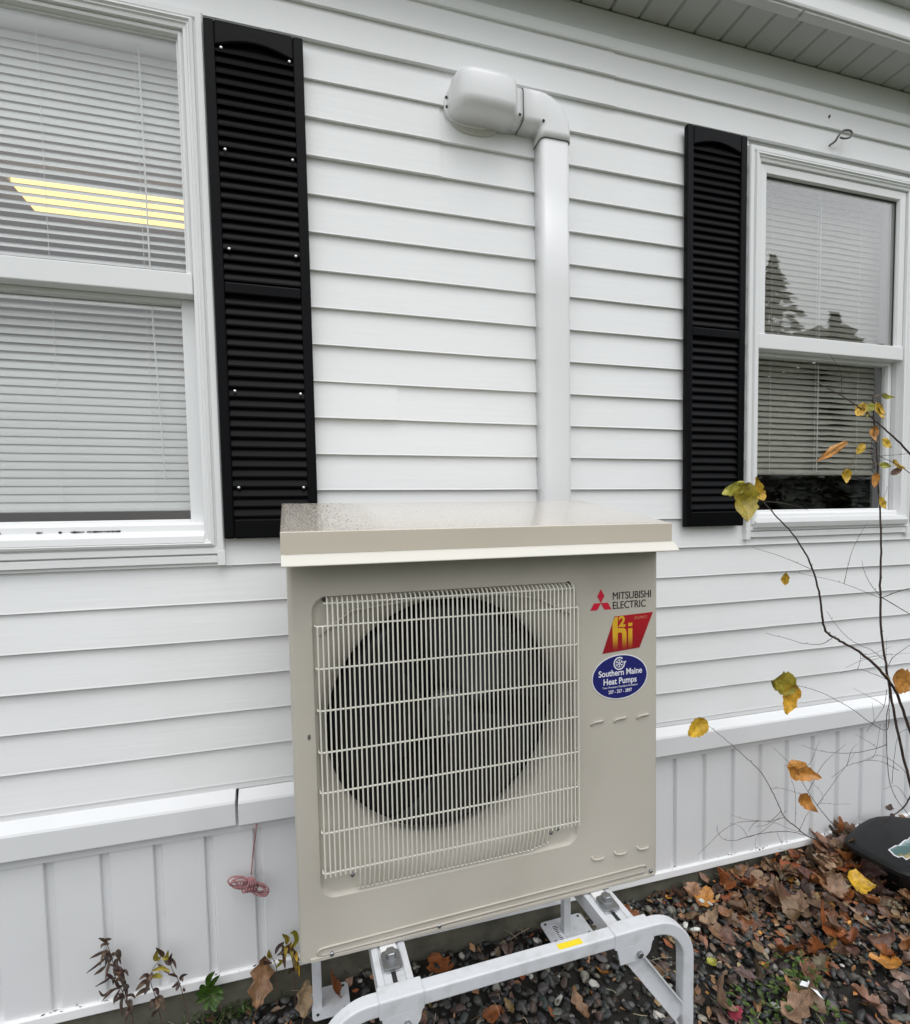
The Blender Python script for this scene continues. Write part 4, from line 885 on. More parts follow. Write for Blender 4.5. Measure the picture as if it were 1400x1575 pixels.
# prints and stickers
YP = YF - .0006
lg = MB()
def poly(mb, pts, y=YP, th=.0004, tint=None):
    n = len(pts); vs = [(x, y - th, z) for x, z in pts] + [(x, y, z) for x, z in pts]
    mb.add(vs, [tuple(range(n)), tuple(range(2 * n - 1, n - 1, -1))] + [(j, (j + 1) % n, (j + 1) % n + n, j + n) for j in range(n)], tint)
c0 = (.6515, -.2005); e = .0185; h3 = math.sqrt(3) / 2
def rh(a, b): return [c0, (c0[0] + e * a[0], c0[1] + e * a[1]), (c0[0] + e * (a[0] + b[0]), c0[1] + e * (a[1] + b[1])), (c0[0] + e * b[0], c0[1] + e * b[1])]
poly(lg, rh((.5, h3), (-.5, h3))); poly(lg, rh((-1, 0), (-.5, -h3))); poly(lg, rh((1, 0), (.5, -h3)))
hpart(lg, 'three_diamond_logo', M_RED)
tx = MB(); v, f = text_mesh('MITSUBISHI', .0245, .6835, -.1945, YP, width=.1045, bold=.0); tx.add(v, f)
v, f = text_mesh('ELECTRIC', .0245, .6835, -.2165, YP, width=.090, bold=.0); tx.add(v, f)
hpart(tx, 'maker_lettering', M_TXT)
# red parallelogram sticker
def grad_mat(name, z0, z1, c0, c1):
    m = bpy.data.materials.new(name); m.use_nodes = True; n = m.node_tree; b = n.nodes['Principled BSDF']; b.inputs['Roughness'].default_value = .3
    t = n.nodes.new('ShaderNodeTexCoord'); s_ = n.nodes.new('ShaderNodeSeparateXYZ'); n.links.new(t.outputs['Object'], s_.inputs[0])
    mr = n.nodes.new('ShaderNodeMapRange'); mr.inputs[1].default_value = z0 - HP[2]; mr.inputs[2].default_value = z1 - HP[2]; mr.interpolation_type = 'SMOOTHSTEP'
    n.links.new(s_.outputs[2], mr.inputs[0]); mx = n.nodes.new('ShaderNodeMix'); mx.data_type = 'RGBA'
    n.links.new(mr.outputs[0], mx.inputs[0]); mx.inputs[6].default_value = (*c0, 1); mx.inputs[7].default_value = (*c1, 1); n.links.new(mx.outputs[2], b.inputs['Base Color']); return m
M_STK = grad_mat('dark_red_sticker', -.32, -.23, (.30, .006, .016), (.42, .010, .020))
M_GOLD = grad_mat('gold_to_red_print', -.315, -.275, (.32, .02, .016), (.72, .42, .03))
st = MB(); poly(st, [(.6555, -.3195), (.7560, -.3135), (.7935, -.2310), (.6880, -.2345)]); s1 = hpart(st, 'red_sticker', M_STK)
def ssub(mb, name, m, par): return mb.build(name, m, par, HP)
YQ = YP - .0005
gd = MB()
def q(pts): poly(gd, pts, YQ, .0002)
q([(.6815, -.248), (.6890, -.236), (.6960, -.2355), (.6960, -.3155), (.6830, -.3165)])         # tall stem of h
q([(.6955, -.263), (.7125, -.263), (.7185, -.268), (.7200, -.276), (.7200, -.3140), (.7080, -.3148), (.7080, -.277), (.7050, -.273), (.6955, -.274)])
q([(.7245, -.2655), (.7360, -.2650), (.7360, -.3125), (.7245, -.3135)]); q([(.7245, -.2605), (.7360, -.2600), (.7360, -.2520), (.7245, -.2525)])
v, f = text_mesh('2', .034, .6985, -.2590, YQ, width=.0185, bold=.0012, depth=.0002); gd.add(v, f)
ssub(gd, 'gold_lettering', M_GOLD, s1)
v, f = text_mesh('SUMO', .0095, .7405, -.2445, YQ, width=.036, bold=.0001, shear=.35, depth=.0002); sm_ = MB().add(v, f); ssub(sm_, 'small_lettering', mat('pale_red_print', (.55, .17, .10), .4), s1)
# oval sticker
oc = (.7025, -.3785)
def oval(rx, rz, y, n=48): return [(oc[0] + rx * math.cos(2 * math.pi * j / n), oc[1] + rz * math.sin(2 * math.pi * j / n)) for j in range(n)]
ov = MB(); poly(ov, oval(.0760, .0535, YP), YP, .0003); s2 = hpart(ov, 'oval_sticker', M_WHITEP)
o2 = MB(); poly(o2, oval(.0735, .0510, YP), YP - .0004, .0002); ssub(o2, 'navy_field', M_NAVY, s2)
tw = MB(); YR = YP - .0008
for t_, sz, zz, wd, bo in (('Southern Maine', .0205, -.3745, .118, .00035), ('Heat Pumps', .0205, -.3945, .090, .00035), ('Your Premium Comfort Providers', .0062, -.4035, .096, .0), ('207 - 357 - 3897', .0115, -.4165, .064, .0001)):
    v, f = text_mesh(t_, sz, oc[0] + (.001 if 'South' in t_ else 0), zz, YR, width=wd, bold=bo, align='CENTER', depth=.0002); tw.add(v, f)
cc = (.7000, -.3465)
for j in range(28):
    if 1 <= j <= 3: continue
    a, b2 = 2 * math.pi * j / 28, 2 * math.pi * (j + 1) / 28
    poly(tw, [(cc[0] + .0155 * math.cos(a), cc[1] + .0155 * math.sin(a)), (cc[0] + .0155 * math.cos(b2), cc[1] + .0155 * math.sin(b2)), (cc[0] + .0125 * math.cos(b2), cc[1] + .0125 * math.sin(b2)), (cc[0] + .0125 * math.cos(a), cc[1] + .0125 * math.sin(a))], YR, .0002)
poly(tw, [(cc[0] + .010, cc[1] + .004), (cc[0] + .0195, cc[1] + .004), (cc[0] + .0145, cc[1] - .003)], YR, .0002)
for j in range(6):
    a = R(60 * j + 30); ca, sa = math.cos(a), math.sin(a)
    def pt(u, v_): return (cc[0] + u * ca - v_ * sa, cc[1] + u * sa + v_ * ca)
    poly(tw, [pt(.001, -.0009), pt(.0100, -.0009), pt(.0100, .0009), pt(.001, .0009)], YR, .0002)
    for s_ in (-1, 1): poly(tw, [pt(.0055, 0), pt(.0085, s_ * .0038), pt(.0098, s_ * .0036), pt(.0072, 0)], YR, .0002)
ssub(tw, 'white_lettering', M_WHITEP, s2)

# ------------------------------------------------------------------ stand
SB = (.385, -.335, -1.38)
stand = tag(empty('unit_stand', SB, YAW), 'white powder-coated steel stand with curved front tube under the heat pump', 'stand')
def spart(mb, name, m, **k): return mb.build(name, m, stand, SB, **k)
def sq_sweep(pts, a, b, yc):      # square tube along a path in the x-z plane; a = half size in plane, b = half size along y
    P_ = [Vector(p) for p in pts]; rs = []
    for i, p in enumerate(P_):
        t = (P_[min(i + 1, len(P_) - 1)] - P_[max(i - 1, 0)]).normalized(); nn = Vector((-t.y, t.x))
        rs.append([(p.x + nn.x * a, yc - b, p.y + nn.y * a), (p.x - nn.x * a, yc - b, p.y - nn.y * a), (p.x - nn.x * a, yc + b, p.y - nn.y * a), (p.x + nn.x * a, yc + b, p.y + nn.y * a)])
    return MB().rings(rs)
YC, HT = -.628, .0145
ZR = -.893
def legpath(side):
    rad = .085; xl = .782 if side > 0 else -.002
    cx = xl - side * rad; pts = []
    for i in range(13):
        t = R(90 * i / 12); pts.append((cx + side * rad * math.sin(t), ZR - rad + rad * math.cos(t)))
    return [(cx - side * .022, ZR)] + pts + [(xl, -1.1), (xl, -1.375)]
spart(MB().box(.088 + .02, .690 - .02, YC - HT, YC + HT, ZR - HT, ZR + HT), 'rail', M_STAND, bevel=.0035, bseg=3)
for sd_ in (-1, 1):
    o = spart(sq_sweep(legpath(sd_), HT - .0005, HT - .0005, YC), 'leg', M_STAND, bevel=.0035, bseg=3)
    xl = .782 if sd_ > 0 else -.002
    spart(MB().box(xl - .05, xl + .05, YC - .05, YC + .05, -1.380, -1.374), 'base_plate', M_STAND, bevel=.002)
# clamp collars with hanging tabs
for xa, xb in ((.097, .182), (.592, .688)):
    c = MB().box(xa, xb, YC - HT - .0035, YC + HT + .0035, ZR - HT - .0035, ZR + HT + .0035)
    o = spart(c, 'collar', M_STAND, bevel=.003)
    n = 8; pts = [(xb - .004, ZR - HT)] + [(xa + (xb - xa) * (.62 + .30 * math.cos(R(-90 * i / n))), ZR - HT - .010 - .026 * math.sin(R(90 * i / n))) for i in range(n + 1)] + [(xa + .012, ZR - HT - .036), (xa + .004, ZR - HT)]
    t_ = MB(); k = len(pts); yy = YC - HT - .0036
    t_.add([(x, yy, z) for x, z in pts] + [(x, yy + .003, z) for x, z in pts], [tuple(range(k)), tuple(range(2 * k - 1, k - 1, -1))] + [(j, (j + 1) % k, (j + 1) % k + k, j + k) for j in range(k)])
    t_.build('collar_tab', M_STAND, o, SB)
    MB().rings([[(xa + (xb - xa) * .60 + t2 * math.cos(j * math.pi / 3), y, ZR - HT - .022 + t2 * math.sin(j * math.pi / 3)) for j in range(6)] for t2, y in ((.0075, yy), (.0075, yy - .006), (.006, yy - .007))]).build('bolt', M_STEEL, o, SB)
# cross channels with slots and bolts
for xc_ in (.1375, .6375):
    zt_ = -.890
    ch = MB(); hw_ = .035
    prof = [(-hw_, zt_ - .010), (-hw_, zt_ - .002), (-.0195, zt_ - .0015), (-.0185, zt_ - .0045), (-.0060, zt_ - .0045), (-.0060, zt_ - .0075), (-.0155, zt_ - .0075), (-.0165, zt_ - .012), (-.0310, zt_ - .012), (-.0310, zt_ - .034), (-.0345, zt_ - .034)]
    # solid C-channel section: sides, lipped top with a slot plate between the lips
    ch.rings([[(xc_ + a, y, z) for a, z in ((-hw_, zt_ - .036), (-hw_, zt_), (-.022, zt_), (-.020, zt_ - .004), (.020, zt_ - .004), (.022, zt_), (hw_, zt_), (hw_, zt_ - .036), (.031, zt_ - .036), (.031, zt_ - .008), (-.031, zt_ - .008), (-.031, zt_ - .036))] for y in (YC + HT + .004, -.075)])
    o = spart(ch, 'cross_channel', M_STAND, bevel=.0012)
    MB().box(xc_ - .0045, xc_ + .0045, -.606, -.560, zt_ - .0041, zt_ - .0032).build('slot', M_DARKSCREW, o, SB)
    MB().box(xc_ - .0165, xc_ + .0165, -.566, -.40, zt_ - .003, zt_ + .0015).build('foot_plate', M_TRIM, o, SB, bevel=.001)
    # clamp washer + bolt
    cl_ = MB(); cl_.rings([ring_xy(xc_, -.546, .019, .024, .008, z) for z in (zt_ + .0015, zt_ + .0075)]); cl_.build('clamp_washer', M_STEEL, o, SB, bevel=.001)
    bt = MB(); bt.rings([[(xc_ + r_ * math.cos(j * math.pi / 12), -.540 + r_ * math.sin(j * math.pi / 12), z) for j in range(24)] for r_, z in ((.0165, zt_ + .0075), (.0165, zt_ + .0100), (.015, zt_ + .0105))])
    bt.build('washer', M_STEEL, o, SB, smooth=False)
    bt = MB(); bt.rings([[(xc_ + r_ * math.cos(j * math.pi / 3), -.540 + r_ * math.sin(j * math.pi / 3), z) for j in range(6)] for r_, z in ((.0118, zt_ + .0105), (.0118, zt_ + .0195), (.010, zt_ + .0205))])
    bt.build('bolt', M_STEEL, o, SB)
# diagonal braces in the front plane
for sd_ in (-1, 1):
    xa, xb = (.625, .770) if sd_ > 0 else (.152, .007)
    za, zb2 = ZR - HT - .012, -1.115
    d = Vector((xb - xa, 0, zb2 - za)).normalized(); nn = Vector((-d.z, 0, d.x)); br = MB(); pr_ = []
    for a, yy in ((-.020, 0), (-.020, -.012), (-.016, -.012), (-.016, -.004), (.016, -.004), (.016, -.012), (.020, -.012), (.020, 0)):
        pr_.append((a, yy + YC))
    br.rings([[(p.x + nn.x * a, yy, p.z + nn.z * a) for a, yy in pr_] for p in (Vector((xa, 0, za)), Vector((xb, 0, zb2)))])
    spart(br, 'brace', M_STAND, bevel=.0008)
# rear frame
spart(MB().box(-.01, .79, -.104, -.078, ZR - .034, ZR - .010), 'rail', M_STAND, bevel=.003)
for xl, zg in ((.001, -1.358), (.778, -1.338)):
    spart(MB().box(xl - .0125, xl + .0125, -.103, -.079, zg + .004, ZR - .03), 'leg', M_STAND, bevel=.002)
    pc, ph = (xl + .036, .052) if xl < .5 else (xl + .008, .075)
    o = spart(MB().rings([ring_xy(pc, -.085, ph, .050, .012, z) for z in (zg, zg + .005)]), 'base_plate', M_STAND, bevel=.001)
    for a, b in ((.015 - ph, -.037), (ph - .015, -.037), (.015 - ph, .037), (ph - .015, .037)):
        MB().rings([[(pc + a + .0045 * math.cos(j * math.pi / 5), -.085 + b + .0045 * math.sin(j * math.pi / 5), z) for j in range(10)] for z in (zg + .0052, zg + .0058)]).build('bolt_hole', M_DARKSCREW, o, SB)
    if xl > .5:
        MB().box(xl - .040, xl - .015, -.128, -.058, zg + .0055, zg + .0062).build('sticker', M_WHITEP, o, SB)
        g_ = MB()
        for i in range(9):
            yy = -.122 + i * .0068; g_.box(xl - .036, xl - .036 + random.uniform(.008, .017), yy, yy + .003, zg + .0063, zg + .0067)
        g_.build('small_print', M_TXT, o, SB)
yl = MB(); poly(yl, [(0, 0), (1, 0), (1, 1), (0, 1)]); yl = MB()
yl.box(.466, .520, YC - .010, YC + .004, ZR + HT, ZR + HT + .0006); spart(yl, 'yellow_sticker', M_YEL)

# ------------------------------------------------------------------ small things on the wall
sc = MB()
pts = []
c0 = Vector((-.172, -.055, -.995))
sc.tube(smooth_pts([(-.150, -.030, -.825), (-.156, -.040, -.87), (-.164, -.030, -.92), (-.170, -.045, -.975)], 5), .0020, 6)
rr = random.Random(3)
for kk, (ox, oz, ax, az, rot) in enumerate(((-.028, .012, .030, .011, -.35), (-.024, .008, .026, .013, -.45), (-.030, .010, .022, .008, -.3), (.024, -.016, .026, .014, -.6), (.028, -.018, .022, .015, -.7), (.020, -.020, .027, .011, -.5), (-.010, .004, .034, .009, -.5), (.006, -.006, .036, .010, -.55))):
    pl_ = []
    for i in range(17):
        t = 2 * math.pi * i / 16; a, b2 = ax * math.cos(t), az * math.sin(t)
        pl_.append((c0.x + ox + a * math.cos(rot) - b2 * math.sin(rot), c0.y + .006 * math.sin(t + kk) - .002 * (kk % 3), c0.z + oz + a * math.sin(rot) + b2 * math.cos(rot)))
    sc.tube(pl_, .0023, 6)
for kk in range(4):
    pl_ = []
    for i in range(13):
        t = 2 * math.pi * i / 12; a, b2 = .006 + .001 * kk, .019
        q_ = -.45 + .12 * kk
        pl_.append((c0.x - .003 + .006 * (kk - 1.5) + a * math.cos(t) * math.cos(q_) - b2 * math.sin(t) * math.sin(q_), c0.y - .004 - .010 * math.cos(t), c0.z + .001 + a * math.cos(t) * math.sin(q_) + b2 * math.sin(t) * math.cos(q_)))
    sc.tube(pl_, .0024, 6)
tag(sc.build('string_bundle', M_STRING, None, (-.172, -.05, -1.03), smooth=True), 'pink string wound into a small bundle hanging below the skirting cap', 'string')
hk = MB().tube(smooth_pts([(1.897, 0, 1.338), (1.897, -.016, 1.339), (1.900, -.030, 1.342), (1.905, -.038, 1.356), (1.922, -.042, 1.374), (1.950, -.044, 1.378), (1.962, -.044, 1.368), (1.950, -.044, 1.354), (1.925, -.044, 1.346), (1.906, -.043, 1.347)], 5), .0034, 8)
tag(hk.build('screw_hook', M_HOOK, None, (1.897, -.014, 1.338), smooth=True), 'bent grey screw hook sticking out of the siding above the right window', 'hook')
nl = MB().rings([[(1.893 + t_ * math.cos(j * math.pi / 4), y, 1.440 + 1.5 * t_ * math.sin(j * math.pi / 4)) for j in range(8)] for t_, y in ((.003, -.002), (.0035, -.013), (.002, -.015))])
tag(nl.build('nail', M_HOOK, None, (1.893, -.013, 1.44)), 'dark nail in the top siding board above the screw hook', 'nail')

# ------------------------------------------------------------------ leaves
TINTS = {'yellow': (.60, .36, .030), 'olive': (.34, .27, .030), 'orange': (.50, .22, .045), 'greenyellow': (.42, .40, .06), 'brown': (.135, .078, .050), 'tan': (.26, .140, .070), 'rust': (.27, .085, .024), 'pale': (.36, .25, .15), 'dark': (.075, .045, .035), 'red': (.30, .03, .055), 'greylf': (.22, .18, .14), 'green': (.05, .11, .012)}
def jit(c, k=.12): 
    a = random.uniform(1 - k, 1 + k); return tuple(max(0, min(1, v * a * random.uniform(1 - k * .4, 1 + k * .4))) for v in c)
def leaf_geo(shape, L, Wd, curl=.2, cup=.2, seed=0):
    """leaf lying in local x(length) y(width), grid with jagged outline"""
    rnd = random.Random(seed); nu, nv = 12, 6; rows = []; uv = []
    for i in range(nu + 1):
        u = i / nu
        if shape == 'ovate': hw_ = .5 * Wd * (math.sin(math.pi * min(1, u ** .75)) ** .8) * (1 + (.07 if i % 2 else -.03))
        elif shape == 'oak': hw_ = .5 * Wd * (math.sin(math.pi * u ** .9) ** .6) * (.62 + .42 * (math.cos(u * 6 * math.pi) * .5 + .5))
        elif shape == 'maple': hw_ = .5 * Wd * (math.sin(math.pi * u ** .8) ** .55) * (.55 + .50 * abs(math.sin(u * 2.6 * math.pi + .4))) * (1.1 if i % 2 else .9)
        else: hw_ = .5 * Wd * math.sin(math.pi * u) ** .9
        hw_ = max(hw_, .012 * L)
        for j in range(nv + 1):
            v = (j / nv - .5) * 2; e_ = 1 + (rnd.uniform(-.12, .12) if abs(v) > .9 else 0)
            x = (u - .1) * L; y = v * hw_ * e_
            z = curl * L * (u - .4) ** 2 * 1.6 + cup * abs(y) * 1.0 + .10 * L * noise.noise(Vector((u * 3 + seed, v * 1.6, seed))) + .03 * L * noise.noise(Vector((u * 9 + seed, v * 5, seed)))
            rows.append((x, y, z)); uv.append((u, y / (Wd * .5)))
    fs = [(i * (nv + 1) + j, (i + 1) * (nv + 1) + j, (i + 1) * (nv + 1) + j + 1, i * (nv + 1) + j + 1) for i in range(nu) for j in range(nv)]
    return rows, fs, uv
def stem_geo(L, r, seed=0):
    b = MB().tube([(-.1 * L, 0, .002), (-.25 * L, .02 * L, .004), (-.4 * L, .06 * L, .01)], r, 4, r * .7); return b.v, b.f

def leaf_mesh(shape, L, Wd, curl, cup, seed, tint):
    b = MB(); v, f, uv = leaf_geo(shape, L, Wd, curl, cup, seed); b.add(v, f, tint, uv)
    v, f = stem_geo(L, .0009); b.add(v, f, tuple(c * .7 for c in tint), [(0, .5)] * len(v)); return b
def add_leaf_between(mb, p0, p1, wr, tint, seed, nrm=Vector((0, -1, .25)), shape='ovate', curl=.25):
    p0 = Vector(p0); p1 = Vector(p1); d = p1 - p0; L = d.length; ex = d.normalized(); ey = nrm.normalized().cross(ex).normalized(); ez = ex.cross(ey)
    v, f, uv = leaf_geo(shape, L / .98, L * wr * .92, curl, .25, seed)
    mb.add([p0 + ex * (a + .1 * L) + ey * b + ez * (c - .02 * L) for a, b, c in v], f, tint, uv)

# ------------------------------------------------------------------ shrub on the right
SHB = (2.25, -.25, -1.33)
shrub = tag(empty('shrub', SHB), 'nearly bare shrub with dark twigs and few yellow leaves by the right window', 'shrub')
tr = MB()
# trunk down to the soil
for (a, b, r0, r1) in (((2.00, -.30, -1.33), BRANCHES[0][0][0], .007, .0052), ((2.06, -.27, -1.33), BRANCHES[1][0][0], .007, .0055), ((2.12, -.33, -1.33), BRANCHES[2][0][0], .006, .0034)):
    m_ = (Vector(a) + Vector(b)) / 2 + Vector((.05, 0, 0)); tr.tube(smooth_pts([a, m_, b], 6), r0, 7, r1)
tr.build('stem', M_BARK, shrub, SHB, smooth=True)
def twig(pts, r0, r1):
    P_ = smooth_pts(pts, 5); out = []
    for i, p in enumerate(P_):
        k_ = min(1, r0 / .003) * .0016; out.append(p + Vector((noise.noise(p * 60), noise.noise(p * 60 + Vector((9, 0, 0))), noise.noise(p * 60 + Vector((0, 9, 0))))) * (k_ + .0006))
    b = MB().tube(out, r0 * .9, 6, r1 * .9)
    for i in range(3, len(out) - 2, 7):       # buds and nodes
        n_ = random.choice([-1, 1]); q_ = out[i]; rr_ = (r0 + (r1 - r0) * i / len(out)) * .9
        b.tube([q_, q_ + Vector((n_ * (rr_ + .0022), -.0006, .0026)), q_ + Vector((n_ * (rr_ + .0030), -.0008, .0048))], max(.0007, rr_ * .55), 5, .0002)
    b.build('branch', M_BARK, shrub, SHB, smooth=True); return out
TIPS = []
for pts, r0, r1 in BRANCHES: TIPS += twig(pts, r0, r1)
random.seed(11)
for i in range(26):
    src_ = [p for p in TIPS if p.x > 1.45 and -1.2 < p.z < .1] if i % 4 else [p for p in TIPS if p.z > -.3]
    p = random.choice(src_); L = random.uniform(.08, .24); a_ = random.uniform(-.6, 3.7)
    d_ = Vector((math.cos(a_) * (1 if random.random() < .3 else -1) * .8, random.uniform(-.25, .15), math.sin(a_) * .7 + .15)).normalized()
    q_ = p + d_ * L * .5 + Vector((random.uniform(-.02, .02), 0, random.uniform(-.02, .03))); e_ = p + d_ * L + Vector((0, 0, random.uniform(-.03, .05)))
    if q_.y > -.05 or e_.y > -.05: continue
    twig([tuple(p), tuple(q_), tuple(e_)], .0009, .0004)
cols = ['yellow', 'olive', 'orange', 'greenyellow', 'brown']
for i, (p0, p1, wr, ci) in enumerate(SHRUB_LEAVES):
    b = MB(); nr_ = Vector((random.uniform(-.3, .3), -1, random.uniform(.0, .5)))
    add_leaf_between(b, p0, p1, wr, jit(TINTS[cols[ci]]), i * 3 + 1, nr_, curl=random.uniform(.1, .5))
    near = min(TIPS, key=lambda t_: (t_ - Vector(p0)).length)
    if (near - Vector(p0)).length < .09:
        st_ = MB().tube(smooth_pts([near, (near + Vector(p0)) / 2 + Vector((0, -.002, .003)), p0], 3), .0007, 5); b.add(st_.v, st_.f, jit((.30, .20, .06)), [(0, .5)] * len(st_.v))
    b.build('leaf', M_LEAF, shrub, SHB, smooth=True)

# ------------------------------------------------------------------ weeds by the foundation
WL = {'dried': ('shrivelled dark brown weed with curled leaves, leftmost of the weeds by the skirting', 'dried weed'), 'yellowing': ('small weed with yellow-green drooping leaves between the dried weed and the withered one', 'weed'),
      'withered': ('thin weed stalk with black withered leaves beside the yellowing weed', 'dried weed'), 'green': ('fresh green leafy weed by the concrete foundation', 'weed'), 'curled': ('weed with yellow and brown curled leaves at the lower left corner of the heat pump', 'weed')}
for n_, stems, lv, ck in WEEDS:
    base = stems[0][0]; b0 = (base[0], base[1], gz(base[0], base[1]))
    root = tag(empty('weed', b0), WL[n_][0], WL[n_][1], 'weeds along the foundation')
    s_ = MB()
    for st_ in stems:
        p = [tuple(st_[0][:2]) + (gz(st_[0][0], st_[0][1]),)] + list(st_) if st_[0][2] > gz(st_[0][0], -.05) + .005 else list(st_)
        s_.tube(smooth_pts(p, 3), .0013, 5, .0007)
    s_.build('stem', M_TWIG, root, b0)
    if n_ in ('dried', 'curled', 'yellowing'):
        for q_ in range({'dried': 26, 'curled': 16, 'yellowing': 5}[n_]):
            st_ = stems[0]; t_ = random.uniform(.12, .75) * (len(st_) - 1); a_ = Vector(st_[int(t_)]).lerp(Vector(st_[min(int(t_) + 1, len(st_) - 1)]), t_ % 1)
            dx_ = random.choice([-1, 1]) * random.uniform(.006, .026)
            lv = lv + [[tuple(a_), tuple(a_ + Vector((dx_ * .7, random.uniform(-.012, 0), random.uniform(-.002, .014)))), tuple(a_ + Vector((dx_, random.uniform(-.02, 0), random.uniform(-.026, .004))))]]
    for i, lf in enumerate(lv):
        pal = {0: ['dark', 'dark', 'brown'], 1: ['greenyellow', 'olive', 'yellow', 'brown'], 2: ['green', 'green', 'green']}[ck]
        if n_ == 'yellowing' and i >= 10: pal = ['brown', 'dark']
        if n_ == 'curled': pal = ['yellow', 'olive', 'brown', 'dark', 'brown', 'dark']
        col_ = jit(TINTS[random.choice(pal)], .25); P_ = smooth_pts(lf, 4)
        L = sum((P_[k_ + 1] - P_[k_]).length for k_ in range(len(P_) - 1)); b = MB(); vs = []; uv = []
        wmax = {0: .0065, 1: .0095, 2: .012}[ck] * random.uniform(.8, 1.2)
        for k_, p in enumerate(P_):
            u = k_ / (len(P_) - 1); t = (P_[min(k_ + 1, len(P_) - 1)] - P_[max(0, k_ - 1)]).normalized()
            sdv = Vector((0, -1, .2)).cross(t).normalized(); wd = wmax * .6 * math.sin(math.pi * (.08 + .9 * u)) ** .8
            for q_ in (-1, 0, 1): vs.append(p + sdv * wd * q_ + Vector((0, -.003 * abs(q_) * (1 if ck else -1), 0))); uv.append((u, q_ * .6))
        fs = [(a * 3 + c, a * 3 + c + 1, a * 3 + c + 4, a * 3 + c + 3) for a in range(len(P_) - 1) for c in range(2)]
        b.add(vs, fs, col_, uv); b.build('leaf', M_LEAF, root, b0, smooth=True)

# ------------------------------------------------------------------ gravel
def stone_geo(seed, sx, sy, sz):
    bm = bmesh.new(); bmesh.ops.create_icosphere(bm, subdivisions=2, radius=1); rnd = random.Random(seed)
    for _ in range(7):          # knock flat facets off the pebble
        d = Vector((rnd.gauss(0, 1), rnd.gauss(0, 1), rnd.gauss(0, 1))).normalized(); h = rnd.uniform(.50, .82)
        for v in bm.verts:
            e = v.co.dot(d) - h
            if e > 0: v.co -= d * e * .92
    for v in bm.verts:
        v.co *= 1 + .16 * noise.noise(v.co * 1.6 + Vector((seed * 3.1, 0, 0))); v.co.x *= sx; v.co.y *= sy; v.co.z *= sz
    vs = [tuple(v.co) for v in bm.verts]; fs = [tuple(v.index for v in f.verts) for f in bm.faces]; bm.free(); return vs, fs
SV = [stone_geo(i, 1, random.uniform(.5, .9), random.uniform(.35, .6)) for i in range(20)]
STC = [(.040, .042, .041), (.055, .055, .052), (.026, .027, .027), (.075, .070, .062), (.048, .045, .038), (.095, .095, .088), (.034, .038, .037), (.070, .052, .042)]
def stone_col():
    if random.random() < .035: return jit((.42, .41, .37))
    if random.random() < .06: return jit((.20, .19, .16))
    return jit(random.choice(STC), .25)
camp = Vector((0, -1.58, 0))
stones = []
def rnd_pos():
    while True:
        x = random.uniform(-.75, 2.6); y = random.uniform(-.95, -.012)
        return x, y
for i in range(7800):
    x, y = rnd_pos(); r_ = random.uniform(.007, .013) if random.random() < .5 else random.uniform(.012, .023)
    if y > -.15 and (-.02 < x < .098 or abs(x - .786) < .085): continue
    layer = random.random()
    z = gz(x, y) + r_ * .25 + layer * .012
    stones.append((x, y, z, r_))
vis = sorted(stones, key=lambda s_: -(s_[3] + .004 * 0) * (1 if (s_[2] > gz(s_[0], s_[1]) + .012 and -.6 < s_[0] < 2.2 and s_[1] > -.60 + .0) else .1))
stuff = MB(); 
meshes = []
for k_ in range(28):
    v, f = SV[k_ % 20]; b = MB().add(v, f, stone_col()); o = b.build('stone', M_STONE, ground, smooth=True); meshes.append(o.data)
    sx = vis[k_]; o.location = sx[:3]; o.scale = (sx[3],) * 3; o.rotation_euler = (random.uniform(-.5, .5), random.uniform(-.5, .5), random.uniform(0, 6.28))
for k_ in range(28, 296):
    s_ = vis[k_]; o = bpy.data.objects.new('stone', meshes[k_ % 28]); COL.objects.link(o); o.parent = ground
    o.location = s_[:3]; o.scale = (s_[3], s_[3] * random.uniform(.8, 1.1), s_[3]); o.rotation_euler = (random.uniform(-.5, .5), random.uniform(-.5, .5), random.uniform(0, 6.28))
from mathutils import Euler
for s_ in vis[296:]:
    v, f = random.choice(SV); mt = Euler((random.uniform(-.6, .6), random.uniform(-.6, .6), random.uniform(0, 6.28))).to_matrix() * s_[3]
    o3 = Vector(s_[:3]); stuff.add([o3 + mt @ Vector(p) for p in v], f, stone_col())
g = stuff.build('gravel', M_STONE, None, smooth=True); tag(g, 'dark grey crushed stone gravel covering the strip beside the wall', 'gravel', kind='stuff')

